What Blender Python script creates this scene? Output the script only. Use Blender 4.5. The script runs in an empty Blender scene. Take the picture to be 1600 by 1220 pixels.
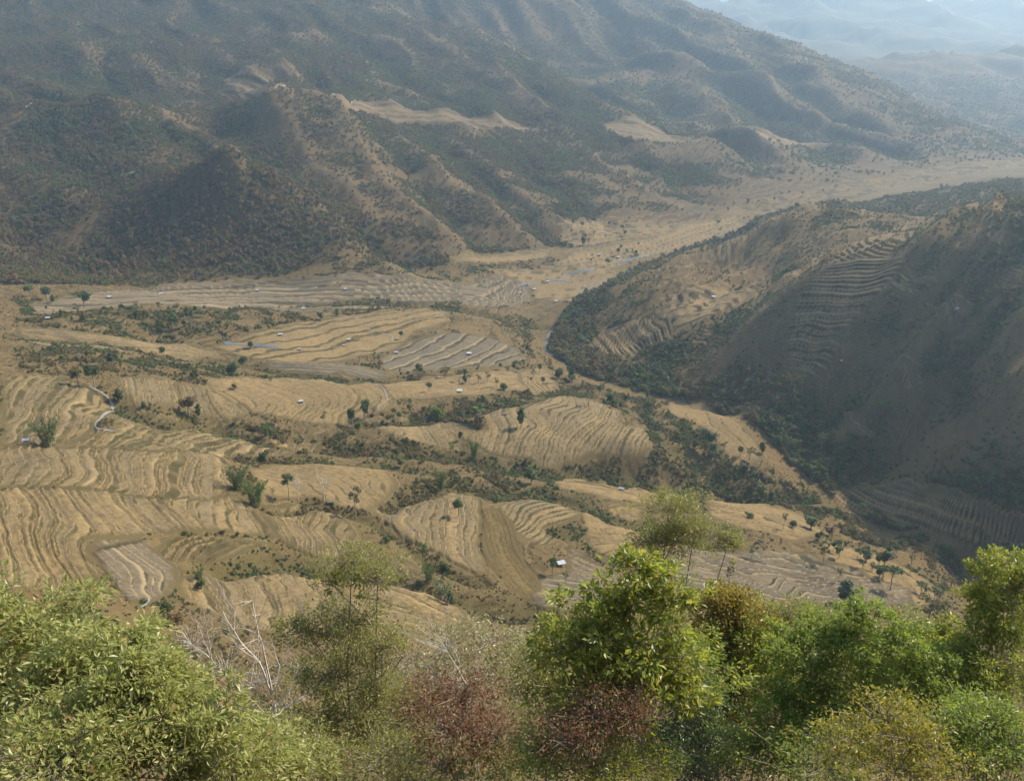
import bpy, math, random
import numpy as np
from mathutils import Vector, Matrix

# ------------------------------------------------------------------ camera, sky, sun, exposure
SC = bpy.context.scene
CAM_Z = 420.0
FPX = 1500.0                       # focal length in pixels of a 1600 px wide picture
PITCH = math.atan(610.0 / FPX)     # the horizon lies on the upper edge of the picture
cam_data = bpy.data.cameras.new('camera')
cam = bpy.data.objects.new('camera', cam_data)
SC.collection.objects.link(cam)
cam_data.sensor_width = 36.0
cam_data.lens = 36.0 * FPX / 1600.0
cam_data.clip_start = 0.5
cam_data.clip_end = 60000.0
cam.location = (0, 0, CAM_Z)
cam.rotation_euler = (math.pi / 2 - PITCH, 0, 0)
SC.camera = cam

SUN_EL = math.radians(41.0)
SUN_AZ = math.radians(53.0)        # measured from straight ahead (+Y) towards the right (+X)
world = bpy.data.worlds.new('World')
SC.world = world
world.use_nodes = True
wn = world.node_tree.nodes
wl = world.node_tree.links
bg = wn['Background']
sky = wn.new('ShaderNodeTexSky')
sky.sky_type = 'NISHITA'
sky.sun_disc = False
sky.sun_elevation = SUN_EL
sky.sun_rotation = SUN_AZ
sky.altitude = 900
sky.air_density = 1.2
sky.dust_density = 2.0
wl.new(sky.outputs[0], bg.inputs[0])
bg.inputs[1].default_value = 0.11

sun_data = bpy.data.lights.new('sun', 'SUN')
sun_data.energy = 5.0
sun_data.angle = math.radians(0.6)
sun_data.color = (1.0, 0.88, 0.70)
sun = bpy.data.objects.new('sun', sun_data)
SC.collection.objects.link(sun)
sdir = Vector((math.cos(SUN_EL) * math.sin(SUN_AZ), math.cos(SUN_EL) * math.cos(SUN_AZ), math.sin(SUN_EL)))
sun.rotation_euler = sdir.to_track_quat('Z', 'Y').to_euler()
sun.location = sdir * 3000

SC.view_settings.view_transform = 'Standard'
SC.view_settings.look = 'None'
SC.view_settings.exposure = 1.08
SC.view_settings.gamma = 1.0
SC.cycles.max_bounces = 6
SC.cycles.diffuse_bounces = 2
SC.cycles.glossy_bounces = 2
SC.cycles.transmission_bounces = 3
SC.cycles.transparent_max_bounces = 4
SC.cycles.volume_bounces = 2
SC.cycles.use_denoising = True

RNG = np.random.default_rng(7)
random.seed(7)
COL = SC.collection

# ------------------------------------------------------------------ small helpers
CP, SP = math.cos(PITCH), math.sin(PITCH)

def ray(px, py):
    """direction through a pixel of the 1600x1220 picture, scaled so that forward (Y) = 1"""
    xc = (px - 800.0) / FPX
    yu = (610.0 - py) / FPX
    dy = CP + yu * SP
    return xc / dy, (-SP + yu * CP) / dy

def at_depth(px, py, Y):
    rx, rz = ray(px, py)
    return (rx * Y, Y, CAM_Z + rz * Y)

def at_height(px, py, z):
    rx, rz = ray(px, py)
    Y = (z - CAM_Z) / rz
    return (rx * Y, Y, z)

def _hash(ix, iy, seed):
    h = (ix.astype(np.int64) * 374761393 + iy.astype(np.int64) * 668265263 + seed * 974634777) & 0x7fffffff
    h = ((h ^ (h >> 13)) * 1274126177) & 0x7fffffff
    return h ^ (h >> 16)

def perlin(x, y, seed=0):
    x = np.asarray(x, float); y = np.asarray(y, float)
    ix = np.floor(x); iy = np.floor(y)
    fx = x - ix; fy = y - iy
    ux = fx * fx * fx * (fx * (fx * 6 - 15) + 10)
    uy = fy * fy * fy * (fy * (fy * 6 - 15) + 10)
    def g(ox, oy):
        a = (_hash(ix + ox, iy + oy, seed) & 1023) * (2 * math.pi / 1024)
        return np.cos(a) * (fx - ox) + np.sin(a) * (fy - oy)
    n0 = g(0, 0) * (1 - ux) + g(1, 0) * ux
    n1 = g(0, 1) * (1 - ux) + g(1, 1) * ux
    return (n0 * (1 - uy) + n1 * uy) * 1.5

def fbm(x, y, seed=0, octv=4, gain=0.5):
    s = 0; a = 1.0; f = 1.0
    for k in range(octv):
        s = s + a * perlin(x * f, y * f, seed + k * 17)
        a *= gain; f *= 2.03
    return s

def smooth(a, b, x):
    t = np.clip((x - a) / (b - a), 0, 1)
    return t * t * (3 - 2 * t)

def in_poly(poly, X, Y):
    P = np.asarray(poly, float)
    inside = np.zeros(X.shape, bool)
    m = (X >= P[:, 0].min()) & (X <= P[:, 0].max()) & (Y >= P[:, 1].min()) & (Y <= P[:, 1].max())
    idx = np.nonzero(m)[0]
    x = X[idx]; y = Y[idx]
    ins = np.zeros(x.shape, bool)
    j = len(P) - 1
    for i in range(len(P)):
        xi, yi = P[i]; xj, yj = P[j]
        if yi != yj:
            c = ((yi > y) != (yj > y)) & (x < (xj - xi) * (y - yi) / (yj - yi) + xi)
            ins ^= c
        j = i
    inside[idx] = ins
    return inside

def edge_dist(poly, X, Y):
    P = np.asarray(poly, float)
    d = np.full(X.shape, 1e9)
    for i in range(len(P)):
        a = P[i - 1]; b = P[i]
        ab = b - a
        t = np.clip(((X - a[0]) * ab[0] + (Y - a[1]) * ab[1]) / max(1e-9, ab @ ab), 0, 1)
        d = np.minimum(d, np.hypot(X - a[0] - t * ab[0], Y - a[1] - t * ab[1]))
    return d

def tps_fit(P, v, lam=1e-4):
    n = len(P)
    d = np.linalg.norm(P[:, None] - P[None], axis=2)
    K = np.where(d > 0, d * d * np.log(np.maximum(d, 1e-12)), 0)
    A = np.zeros((n + 3, n + 3))
    A[:n, :n] = K + lam * np.eye(n)
    A[:n, n] = 1; A[:n, n + 1:] = P
    A[n, :n] = 1; A[n + 1:, :n] = P.T
    w = np.linalg.lstsq(A, np.concatenate([v, [0, 0, 0]]), rcond=None)[0]
    return P, w

def tps_eval(fit, Q, chunk=60000):
    P, w = fit
    n = len(P)
    out = np.empty(len(Q))
    P32 = P.astype(np.float32); W = w[:n].astype(np.float32)
    for s in range(0, len(Q), chunk):
        q = Q[s:s + chunk].astype(np.float32)
        d2 = ((q[:, 0:1] - P32[:, 0]) ** 2 + (q[:, 1:2] - P32[:, 1]) ** 2) + 1e-12
        out[s:s + chunk] = (0.5 * d2 * np.log(d2)) @ W + w[n] + q @ w[n + 1:].astype(np.float32)
    return out

def tag(o, label=None, cat=None, group=None, kind=None):
    if label: o['label'] = label
    if cat: o['category'] = cat
    if group: o['group'] = group
    if kind: o['kind'] = kind
    return o

def np_mesh(name, V, F, mat=None, smooth_shade=True, attrs=None):
    """V (n,3), F (m,3) or (m,4) -> mesh datablock"""
    me = bpy.data.meshes.new(name)
    V = np.asarray(V, np.float32); F = np.asarray(F, np.int32)
    k = F.shape[1]
    me.vertices.add(len(V)); me.vertices.foreach_set('co', V.ravel())
    me.loops.add(F.size); me.loops.foreach_set('vertex_index', F.ravel())
    me.polygons.add(len(F))
    me.polygons.foreach_set('loop_start', np.arange(0, F.size, k, dtype=np.int32))
    me.polygons.foreach_set('use_smooth', np.full(len(F), smooth_shade, bool))
    if attrs:
        for an, av in attrs.items():
            a = me.attributes.new(an, 'FLOAT', 'POINT')
            a.data.foreach_set('value', np.asarray(av, np.float32))
    me.update(calc_edges=True)
    if mat: me.materials.append(mat)
    return me

def link(name, me, parent=None):
    o = bpy.data.objects.new(name, me)
    COL.objects.link(o)
    if parent: o.parent = parent
    return o

def empty(name, loc=(0, 0, 0), rz=0.0):
    o = bpy.data.objects.new(name, None)
    o.empty_display_size = 0.5
    COL.objects.link(o)
    o.location = loc
    o.rotation_euler = (0, 0, rz)
    return o

# ------------------------------------------------------------------ procedural materials
def new_mat(name):
    m = bpy.data.materials.new(name)
    m.use_nodes = True
    nt = m.node_tree
    b = nt.nodes['Principled BSDF']
    return m, nt, b

def nd(nt, typ, **kw):
    n = nt.nodes.new(typ)
    for k, v in kw.items():
        setattr(n, k, v)
    return n

def noise(nt, vec, scale, detail=4, rough=0.6):
    n = nd(nt, 'ShaderNodeTexNoise')
    n.inputs['Scale'].default_value = scale
    n.inputs['Detail'].default_value = detail
    n.inputs['Roughness'].default_value = rough
    nt.links.new(vec, n.inputs['Vector'])
    return n.outputs['Fac']

def ramp(nt, fac, stops):
    r = nd(nt, 'ShaderNodeValToRGB')
    e = r.color_ramp.elements
    while len(e) < len(stops): e.new(0.5)
    for i, (p, c) in enumerate(stops):
        e[i].position = p
        e[i].color = (*c, 1) if len(c) == 3 else c
    nt.links.new(fac, r.inputs[0])
    return r.outputs[0]

def mix(nt, fac, a, b):
    m = nd(nt, 'ShaderNodeMix', data_type='RGBA')
    for s, v in ((m.inputs[0], fac), (m.inputs[6], a), (m.inputs[7], b)):
        if isinstance(v, (int, float)): s.default_value = v
        elif isinstance(v, tuple): s.default_value = (*v, 1)
        else: nt.links.new(v, s)
    return m.outputs[2]

def attr(nt, name):
    a = nd(nt, 'ShaderNodeAttribute', attribute_name=name)
    return a.outputs['Fac']

def bump(nt, b, height, strength=0.5, dist=1.0):
    n = nd(nt, 'ShaderNodeBump')
    n.inputs['Strength'].default_value = strength
    n.inputs['Distance'].default_value = dist
    nt.links.new(height, n.inputs['Height'])
    nt.links.new(n.outputs[0], b.inputs['Normal'])

def wpos(nt):
    return nd(nt, 'ShaderNodeNewGeometry').outputs['Position']

def ground_mat(name, dry, dry2, green, soil, gscale=1.0, banks=False):
    """rough dry grass with greener and barer patches"""
    m, nt, b = new_mat(name)
    p = wpos(nt)
    n1 = noise(nt, p, 0.012 * gscale, 5, 0.62)
    n2 = noise(nt, p, 0.09 * gscale, 5, 0.7)
    n3 = noise(nt, p, 0.55 * gscale, 3, 0.7)
    c = ramp(nt, n2, [(0.30, dry), (0.52, dry2), (0.72, soil)])
    g = ramp(nt, n1, [(0.50, (0, 0, 0)), (0.66, (0.7, 0.7, 0.7))])
    c = mix(nt, g, c, green)
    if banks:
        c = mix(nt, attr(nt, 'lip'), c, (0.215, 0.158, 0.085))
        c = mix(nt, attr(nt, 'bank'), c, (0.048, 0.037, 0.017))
    veg = attr(nt, 'weed')
    c = mix(nt, veg, c, green)
    c = mix(nt, ramp(nt, n3, [(0.35, (0.45, 0.45, 0.45)), (0.62, (0, 0, 0))]), c, soil)
    nt.links.new(c, b.inputs['Base Color'])
    b.inputs['Roughness'].default_value = 0.95
    b.inputs['Specular IOR Level'].default_value = 0.1
    bump(nt, b, n3, 0.8, 1.2)
    return m

def field_mat(name, tread, tread2, bank, bank2, lip, margin=(0.17, 0.117, 0.058)):
    """harvested terrace: stubble on the tread, grass with painted-in shade on the bank, pale straw on the lip"""
    m, nt, b = new_mat(name)
    p = wpos(nt)
    n1 = noise(nt, p, 0.035, 4, 0.6)
    n2 = noise(nt, p, 0.30, 4, 0.75)
    n3 = noise(nt, p, 1.4, 3, 0.75)
    rnd = nd(nt, 'ShaderNodeObjectInfo').outputs['Random']
    f = nd(nt, 'ShaderNodeMath', operation='MULTIPLY_ADD')
    nt.links.new(rnd, f.inputs[0]); f.inputs[1].default_value = 0.42
    nt.links.new(n1, f.inputs[2])
    c = ramp(nt, f.outputs[0], [(0.52, tread), (0.92, tread2)])
    dark = tuple(v * 0.62 for v in tread2)
    c = mix(nt, ramp(nt, n2, [(0.38, (0.9, 0.9, 0.9)), (0.56, (0, 0, 0))]), c, dark)
    c = mix(nt, ramp(nt, n3, [(0.52, (0, 0, 0)), (0.70, (0.55, 0.55, 0.55))]), c, tuple(min(1, v * 1.35) for v in tread))
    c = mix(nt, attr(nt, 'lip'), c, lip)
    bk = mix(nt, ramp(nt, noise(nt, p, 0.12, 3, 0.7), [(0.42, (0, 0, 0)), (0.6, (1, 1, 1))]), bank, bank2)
    c = mix(nt, attr(nt, 'bank'), c, bk)  # bank grass tone darkened further: riser shade painted into the colour
    ed = nd(nt, 'ShaderNodeMath', operation='MULTIPLY_ADD', use_clamp=True)
    nt.links.new(noise(nt, p, 0.16, 3, 0.7), ed.inputs[0]); ed.inputs[1].default_value = 1.6; ed.inputs[2].default_value = -0.85
    e2 = nd(nt, 'ShaderNodeMath', operation='ADD', use_clamp=True)
    nt.links.new(ed.outputs[0], e2.inputs[0]); nt.links.new(attr(nt, 'edge'), e2.inputs[1])
    e3 = nd(nt, 'ShaderNodeMath', operation='MULTIPLY', use_clamp=True)
    nt.links.new(e2.outputs[0], e3.inputs[0]); nt.links.new(attr(nt, 'edge'), e3.inputs[1])
    c = mix(nt, e3.outputs[0], c, margin)
    nt.links.new(c, b.inputs['Base Color'])
    b.inputs['Roughness'].default_value = 0.95
    b.inputs['Specular IOR Level'].default_value = 0.12
    bump(nt, b, n3, 0.7, 0.5)
    return m

def leaf_mat(name, c1, c2, c3, spec=0.3, rough=0.45, trans=0.35, island=True, big=None, glow=(0.20, 0.24, 0.05), dead=None):
    """leaves: colour varies leaf by leaf and plant by plant"""
    m, nt, b = new_mat(name)
    if island:
        r = nd(nt, 'ShaderNodeNewGeometry').outputs['Random Per Island']
    else:
        r = nd(nt, 'ShaderNodeObjectInfo').outputs['Random']
    c = ramp(nt, r, [(0.0, c1), (0.5, c2), (0.95, c3), (0.955, dead)] if dead else [(0.0, c1), (0.5, c2), (1.0, c3)])
    if big:
        g = ramp(nt, noise(nt, wpos(nt), big[0], 4, 0.6), [(big[1], (0, 0, 0)), (big[2], (1, 1, 1))])
        c = mix(nt, g, c, big[3])
    nt.links.new(c, b.inputs['Base Color'])
    b.inputs['Roughness'].default_value = rough
    b.inputs['Specular IOR Level'].default_value = spec
    t = nd(nt, 'ShaderNodeBsdfTranslucent')
    bright = mix(nt, 0.5, c, glow)
    nt.links.new(bright, t.inputs[0])
    mx = nd(nt, 'ShaderNodeMixShader')
    mx.inputs[0].default_value = trans
    nt.links.new(b.outputs[0], mx.inputs[1])
    nt.links.new(t.outputs[0], mx.inputs[2])
    nt.links.new(mx.outputs[0], nt.nodes['Material Output'].inputs[0])
    return m

def plain_mat(name, c1, c2, scale=2.0, rough=0.85, metal=0.0, spec=0.3):
    m, nt, b = new_mat(name)
    tc = nd(nt, 'ShaderNodeTexCoord').outputs['Object']
    n = noise(nt, tc, scale, 4, 0.65)
    nt.links.new(ramp(nt, n, [(0.35, c1), (0.68, c2)]), b.inputs['Base Color'])
    b.inputs['Roughness'].default_value = rough
    b.inputs['Metallic'].default_value = metal
    b.inputs['Specular IOR Level'].default_value = spec
    bump(nt, b, n, 0.3, 0.05)
    return m

M = {}
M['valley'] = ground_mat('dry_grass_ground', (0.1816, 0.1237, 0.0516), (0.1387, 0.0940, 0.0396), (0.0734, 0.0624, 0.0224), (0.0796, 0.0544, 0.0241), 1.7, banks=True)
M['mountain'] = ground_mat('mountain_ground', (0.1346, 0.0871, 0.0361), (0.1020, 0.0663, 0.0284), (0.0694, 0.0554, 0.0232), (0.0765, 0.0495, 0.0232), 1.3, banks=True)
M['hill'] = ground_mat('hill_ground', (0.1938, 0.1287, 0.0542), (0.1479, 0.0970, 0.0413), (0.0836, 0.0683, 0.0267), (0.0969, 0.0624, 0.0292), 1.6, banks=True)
M['slope'] = ground_mat('camera_slope_ground', (0.1326, 0.0950, 0.0456), (0.1020, 0.0713, 0.0353), (0.0612, 0.0574, 0.0224), (0.0765, 0.0535, 0.0292), 1.5)
M['far'] = ground_mat('far_mountain_ground', (0.1224, 0.0990, 0.0550), (0.0918, 0.0752, 0.0396), (0.0510, 0.0554, 0.0258), (0.0663, 0.0495, 0.0292), 0.25)
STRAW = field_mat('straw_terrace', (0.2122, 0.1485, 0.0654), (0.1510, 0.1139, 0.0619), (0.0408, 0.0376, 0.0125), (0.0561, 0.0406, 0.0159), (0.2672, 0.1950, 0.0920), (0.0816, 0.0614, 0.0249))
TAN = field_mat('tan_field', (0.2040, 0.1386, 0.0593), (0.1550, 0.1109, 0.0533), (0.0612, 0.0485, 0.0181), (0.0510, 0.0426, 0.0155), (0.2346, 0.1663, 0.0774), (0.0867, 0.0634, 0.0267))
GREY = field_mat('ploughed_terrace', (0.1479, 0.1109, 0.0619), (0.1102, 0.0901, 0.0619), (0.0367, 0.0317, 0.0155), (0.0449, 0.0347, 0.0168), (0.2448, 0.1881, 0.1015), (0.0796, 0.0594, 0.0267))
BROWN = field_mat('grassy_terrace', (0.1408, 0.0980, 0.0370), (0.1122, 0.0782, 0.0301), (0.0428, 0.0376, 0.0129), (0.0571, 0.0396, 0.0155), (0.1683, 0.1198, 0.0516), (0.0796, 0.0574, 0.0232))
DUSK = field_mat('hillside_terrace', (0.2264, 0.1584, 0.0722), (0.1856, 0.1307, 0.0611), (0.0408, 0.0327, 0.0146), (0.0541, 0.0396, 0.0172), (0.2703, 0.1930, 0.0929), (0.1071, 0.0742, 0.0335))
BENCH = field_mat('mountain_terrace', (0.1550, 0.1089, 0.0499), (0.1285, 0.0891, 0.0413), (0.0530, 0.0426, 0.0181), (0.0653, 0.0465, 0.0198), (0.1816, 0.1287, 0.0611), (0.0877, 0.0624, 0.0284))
# ------------------------------------------------------------------ terrain heights
# control points: (picture x, picture y, height z) on the valley, (x, y, distance Y) on the mountains
RIVER = [(1600, 262, 47), (1440, 290, 42), (1300, 325, 38), (1130, 362, 33), (1010, 408, 28), (930, 450, 24), (870, 500, 20),
         (850, 545, 16), (900, 580, 13), (1000, 610, 9), (1120, 650, 4), (1220, 710, 0), (1290, 770, -6),
         (1400, 830, -14), (1540, 890, -25), (1700, 960, -40)]
ZC = [
 (40,440,95),(200,445,72),(400,437,63),(600,425,50),(640,430,48),(720,440,38),(760,465,31),(830,430,28),(900,425,27),(780,405,42),
 (100,470,98),(300,465,74),(500,460,57),(650,465,46),(735,395,46),(850,395,40),
 (60,490,115),(200,505,104),(320,500,96),(420,500,80),(520,490,67),(250,530,94),
 (380,540,76),(500,520,63),(600,500,56),(680,495,50),(760,500,42),(790,520,34),(825,515,22),
 (700,550,46),(620,560,53),(760,570,42),(815,590,37),(855,600,33),(820,545,30),(480,560,68),
 (40,560,140),(150,560,131),(250,575,119),(330,590,108),
 (450,610,88),(600,610,72),(750,590,52),(400,640,102),(520,645,86),
 (60,620,164),(130,640,153),(220,610,140),(280,640,126),(60,680,168),
 (220,650,134),(330,665,110),(450,690,96),(560,690,84),(700,705,68),(800,725,56),(880,737,45),(960,737,32),(1050,752,14),(1140,765,0),
 (300,690,124),(420,675,106),
 (850,640,63),(800,680,63),(870,700,53),(980,690,46),(915,660,56),(1000,670,42),(900,628,58),(960,640,48),(1020,650,36),
 (1080,690,24),(1140,680,21),(1100,640,24),(1180,720,8),(1050,720,28),
 (560,655,79),(640,645,72),(700,645,68),(800,625,56),(640,675,76),(720,670,69),(600,630,80),
 (400,725,114),(500,735,106),(600,745,94),(700,745,80),(800,755,71),(900,765,62),
 (40,720,181),(120,720,171),(200,720,160),(200,760,160),(300,720,147),(300,770,146),(350,745,138),(40,760,184),
 (60,820,190),(160,820,176),(200,860,171),(300,800,152),(350,830,142),(420,800,126),(400,740,118),(450,790,121),(560,800,107),(270,900,158),(100,900,186),
 (380,870,135),(440,880,126),(480,840,119),
 (620,790,98),(700,800,89),(760,820,84),(850,800,74),(900,780,66),(970,770,54),(1020,800,50),(1100,780,38),(1200,795,24),(1300,835,10),(1400,870,-2),(1490,900,-12),
 (1200,890,44),(1300,880,30),(1380,905,22),(1150,930,58),(1260,930,40),(1120,850,46),
 (880,890,76),(920,930,78),(840,930,88),(1400,960,40),(1520,950,10),(1000,900,68),
 (500,920,127),(600,940,119),(700,940,106),(650,980,117),(300,960,168),(450,980,144),(150,960,195),(800,980,99),(1000,970,85),(640,860,105),
 (50,1100,228),(400,1100,186),(800,1100,140),(1200,1100,112),(1540,1080,78),(1250,1000,64),(1480,1010,45),
 (0,1200,255),(400,1200,215),(800,1200,178),(1200,1200,148),(1600,1200,120),
 (-250,440,120),(-250,720,225),(-250,900,240),(-250,600,190),(-250,520,150),(-150,1100,270),
 (1000,270,85),(1050,320,50),(1150,310,50),(1250,290,52),(950,350,47),(1040,372,34),
]
DC = [
 # conical hill
 (360,245,1500),(450,300,1440),(540,362,1395),(610,405,1345),(280,290,1485),(200,350,1450),(150,400,1400),(360,268,1640),(360,340,1400),(360,400,1330),(460,380,1360),
 (60,300,1560),(200,268,1620),(60,360,1460),(130,330,1500),
 # domed hill behind it
 (200,150,1900),(270,190,1820),(330,225,1765),(60,170,1900),(40,240,1750),(180,210,1760),
 # ravine
 (150,85,2380),(240,180,2060),(320,236,1850),(400,277,1690),(480,312,1565),(560,352,1485),(600,382,1440),
 (40,60,2700),(100,110,2320),(300,60,2720),(300,120,2400),(350,150,2260),(450,60,2750),(380,110,2300),
 # middle hill and spurs
 (440,140,2000),(440,130,2250),(400,180,1900),(480,200,1850),(450,250,1755),
 (530,160,2000),(560,220,1850),(600,285,1700),(660,335,1580),(720,377,1500),
 (560,165,2160),(640,270,1810),(690,330,1665),(760,378,1570),
 (620,215,1950),(680,260,1850),(760,320,1700),(830,376,1590),
 (760,285,1860),(830,346,1710),(800,205,2150),(870,250,2000),(900,300,1850),(980,340,1740),(880,330,1760),
 (560,165,2150),(660,185,2200),(760,170,2300),(900,210,2200),(980,202,2260),(1040,217,2200),(1100,240,2150),
 (600,100,2600),(600,40,2950),(700,60,2850),(760,110,2600),(860,150,2450),
 (740,48,2950),(800,83,2800),(850,110,2700),(900,140,2600),(960,172,2450),(1020,200,2330),
 (850,128,2980),(960,188,2720),(740,66,3300),(1040,216,2560),
 (300,-60,3400),(600,-80,3650),(40,-60,3300),(800,-10,3500),
 # second mountain
 (1000,-5,3950),(1085,18,3880),(900,-40,4100),(1150,46,3800),(1250,82,3500),(1350,125,3200),(1440,178,2950),(1520,213,2740),(1580,240,2600),
 (1150,66,4250),(1350,142,3650),(1440,190,3380),(1000,20,4500),(1560,222,3300),(1700,230,3200),
 (900,100,3300),(1000,130,3000),(1000,182,2750),(1100,150,2900),(1100,200,2600),(1200,150,2950),(1200,222,2500),(1300,180,2850),(1300,242,2450),(1400,240,2500),(1480,255,2380),
 (1560,176,3700),(1560,150,3950),(1560,100,4450),(1450,142,4200),(1450,90,4650),(1350,95,4700),(1700,150,4000),(1700,100,4450),
 # hill across the river
 (860,520,1180),(950,455,1250),(1040,412,1320),(1130,385,1340),(1230,350,1350),(1280,338,1350),
 (1000,500,1160),(1000,560,1085),(1130,450,1220),(1150,420,1300),(1230,380,1330),(1330,375,1260),(1200,470,1110),
 (1560,335,1000),(1400,375,1060),(1330,395,1085),(1270,420,1080),(1560,347,1220),(1400,387,1210),
 (1560,450,900),(1560,600,800),(1560,750,730),(1560,850,700),(1400,500,950),(1400,620,870),(1400,740,812),
 (1250,500,1010),(1250,600,930),(1250,690,882),(1100,520,1080),(1100,600,1005),(1330,720,835),
 (1700,300,1000),(1750,500,820),(1750,700,700),(1750,880,620),
 (1180,352,1620),(1290,320,1650),(1420,328,1640),(1560,305,1600),(1400,312,1900),(1560,292,1850),(1300,345,1500),(1450,352,1420),(1700,285,1600),
 (1040,420,1470),(1130,396,1530),
]
WC = [(0,0,418),(-100,0,412),(100,0,404),(0,-80,455),(-100,-80,450),(100,-80,440),(0,50,368),(-60,50,372),(60,50,360),
      (0,100,318),(-90,100,330),(90,100,300),(0,160,258),(-100,160,276),(100,160,236),(0,215,208),(-110,215,240),(120,215,180),
      (-250,100,350),(-250,200,300),(250,100,260),(260,200,170)]
U0 = 150.0
def uv(X, Y):
    s = np.asarray(Y, float) + U0
    return np.asarray(X, float) / s, np.log(s)

pts = [at_height(*c) for c in RIVER] + [at_height(*c) for c in ZC] + [at_depth(*c) for c in DC] + WC
pts = np.array(pts, float)
pu, pv = uv(pts[:, 0], pts[:, 1])
FIT = tps_fit(np.stack([pu, pv], 1), pts[:, 2], 2e-4)

ucol = np.concatenate([np.linspace(-0.80, -0.57, 26, endpoint=False), np.linspace(-0.57, 0.57, 970, endpoint=False), np.linspace(0.57, 0.80, 26)])
yr = [-70.0]
while yr[-1] < 4700:
    y = yr[-1]
    if y < 236: d = 6.0
    elif 850 < y < 1120: d = 1.45
    elif y < 1300: d = max(0.75, 1.45 * (y / 480) ** 1.4)
    elif y < 2400: d = 9.0
    else: d = 9.0 + (y - 2400) * 0.010
    yr.append(y + d)
yrow = np.array(yr)
NU, NV = len(ucol), len(yrow)
GX = (ucol[None, :] * (yrow[:, None] + U0)).ravel()
GY = np.repeat(yrow, NU)
gu, gv = uv(GX, GY)
# evaluate the smooth heights on a coarser lattice, then carry them over with cubic weights
def cubic_w(xs, grid):
    n = len(grid); h = grid[1] - grid[0]
    t = (xs - grid[0]) / h
    i = np.clip(np.floor(t).astype(int), 1, n - 3)
    f = t - i
    W = np.zeros((len(xs), n))
    r = np.arange(len(xs))
    W[r, i - 1] += -0.5 * f + f * f - 0.5 * f ** 3
    W[r, i] += 1 - 2.5 * f * f + 1.5 * f ** 3
    W[r, i + 1] += 0.5 * f + 2 * f * f - 1.5 * f ** 3
    W[r, i + 2] += -0.5 * f * f + 0.5 * f ** 3
    return W
cu = np.linspace(-0.83, 0.83, 260)
cv = np.linspace(math.log(yrow[0] + U0) - 0.02, math.log(yrow[-1] + U0) + 0.02, 420)
CU, CV = np.meshgrid(cu, cv)
CZ = tps_eval(FIT, np.stack([CU.ravel(), CV.ravel()], 1)).reshape(len(cv), len(cu))
BASE = (cubic_w(np.log(yrow + U0), cv) @ CZ @ cubic_w(ucol, cu).T).ravel()

def lookup(G, X, Y):
    """bilinear value of a lattice array at world X, Y"""
    X = np.atleast_1d(np.asarray(X, float)); Y = np.atleast_1d(np.asarray(Y, float))
    fi = np.clip(np.interp(Y, yrow, np.arange(NV)), 0, NV - 1.001)
    fj = np.clip(np.interp(X / (Y + U0), ucol, np.arange(NU)), 0, NU - 1.001)
    i = fi.astype(int); j = fj.astype(int); a = fi - i; b = fj - j
    g = G.reshape(NV, NU)
    return (g[i, j] * (1 - a) * (1 - b) + g[i + 1, j] * a * (1 - b) + g[i, j + 1] * (1 - a) * b + g[i + 1, j + 1] * a * b)

# --- regions in plan
RIV = np.array([at_height(*c)[:2] for c in RIVER])
right_poly = [tuple(p) for p in RIV[::-1]] + [(6000, 3200), (6000, -200)]
foot = [(-300,452,108),(40,446,96),(150,446,80),(400,438,63),(560,432,53),(640,430,48),(690,417,48),(735,397,46),(800,390,45),(850,386,45),(900,384,42),(960,374,40),(1040,352,39),(1130,328,42),(1250,298,48),(1400,268,50),(1600,242,52)]
FOOT = np.array([at_height(*c)[:2] for c in foot])
mount_poly = [tuple(p) for p in FOOT] + [(6000, 3500), (6000, 6000), (-6000, 6000), (-6000, FOOT[0][1])]
far_line = [at_depth(*c)[:2] for c in [(740,48,2960),(800,83,2830),(850,110,2740),(900,140,2640),(960,172,2500),(1020,200,2380),(1080,235,2220),(1130,262,2120)]]
far_poly = [(-2000, 4200)] + far_line + [tuple(at_height(1200, 290, 50)[:2]), (6000, 2300), (6000, 6000), (-2000, 6000)]
IN_RIGHT = in_poly(right_poly, GX, GY)
IN_MOUNT = in_poly(mount_poly, GX, GY) & ~IN_RIGHT
IN_FAR = in_poly(far_poly, GX, GY) & IN_MOUNT

# --- relief: spurs and gullies on the slopes, small unevenness in the valley
H = BASE.copy()
dist_river = edge_dist(RIV, GX, GY) if False else None
def poly_dist(P, X, Y):
    d = np.full(X.shape, 1e9)
    for i in range(1, len(P)):
        a = P[i - 1]; b = P[i]; ab = b - a
        t = np.clip(((X - a[0]) * ab[0] + (Y - a[1]) * ab[1]) / (ab @ ab), 0, 1)
        d = np.minimum(d, np.hypot(X - a[0] - t * ab[0], Y - a[1] - t * ab[1]))
    return d
DR = poly_dist(RIV, GX, GY)
DF = poly_dist(FOOT, GX, GY)
def spurs(X, Y, ang, w, l, seed):
    """ridged noise drawn out along a downhill direction"""
    c, s = math.cos(ang), math.sin(ang)
    a = X * c + Y * s; b = -X * s + Y * c
    wob = perlin(X / 260, Y / 260, seed + 5) * 0.6
    n = perlin(b / w + wob, a / l, seed)
    n2 = perlin(b / (w * 0.42) + wob, a / (l * 0.5), seed + 1)
    return (0.30 - np.abs(n)) + 0.45 * (0.30 - np.abs(n2))
mw = smooth(20, 260, DF) * IN_MOUNT
DFL = poly_dist(np.array(far_line), GX, GY)
WFAR = np.where(IN_FAR, 0.5 + 0.5 * smooth(0, 150, DFL), 0.5 - 0.5 * smooth(0, 150, DFL)) * IN_MOUNT
H += mw * (1 - WFAR) * ((15 + 24 * smooth(350, 900, DF)) * spurs(GX, GY, math.radians(-58), 190, 700, 3) + 9 * fbm(GX / 130, GY / 130, 11, 4))
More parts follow.
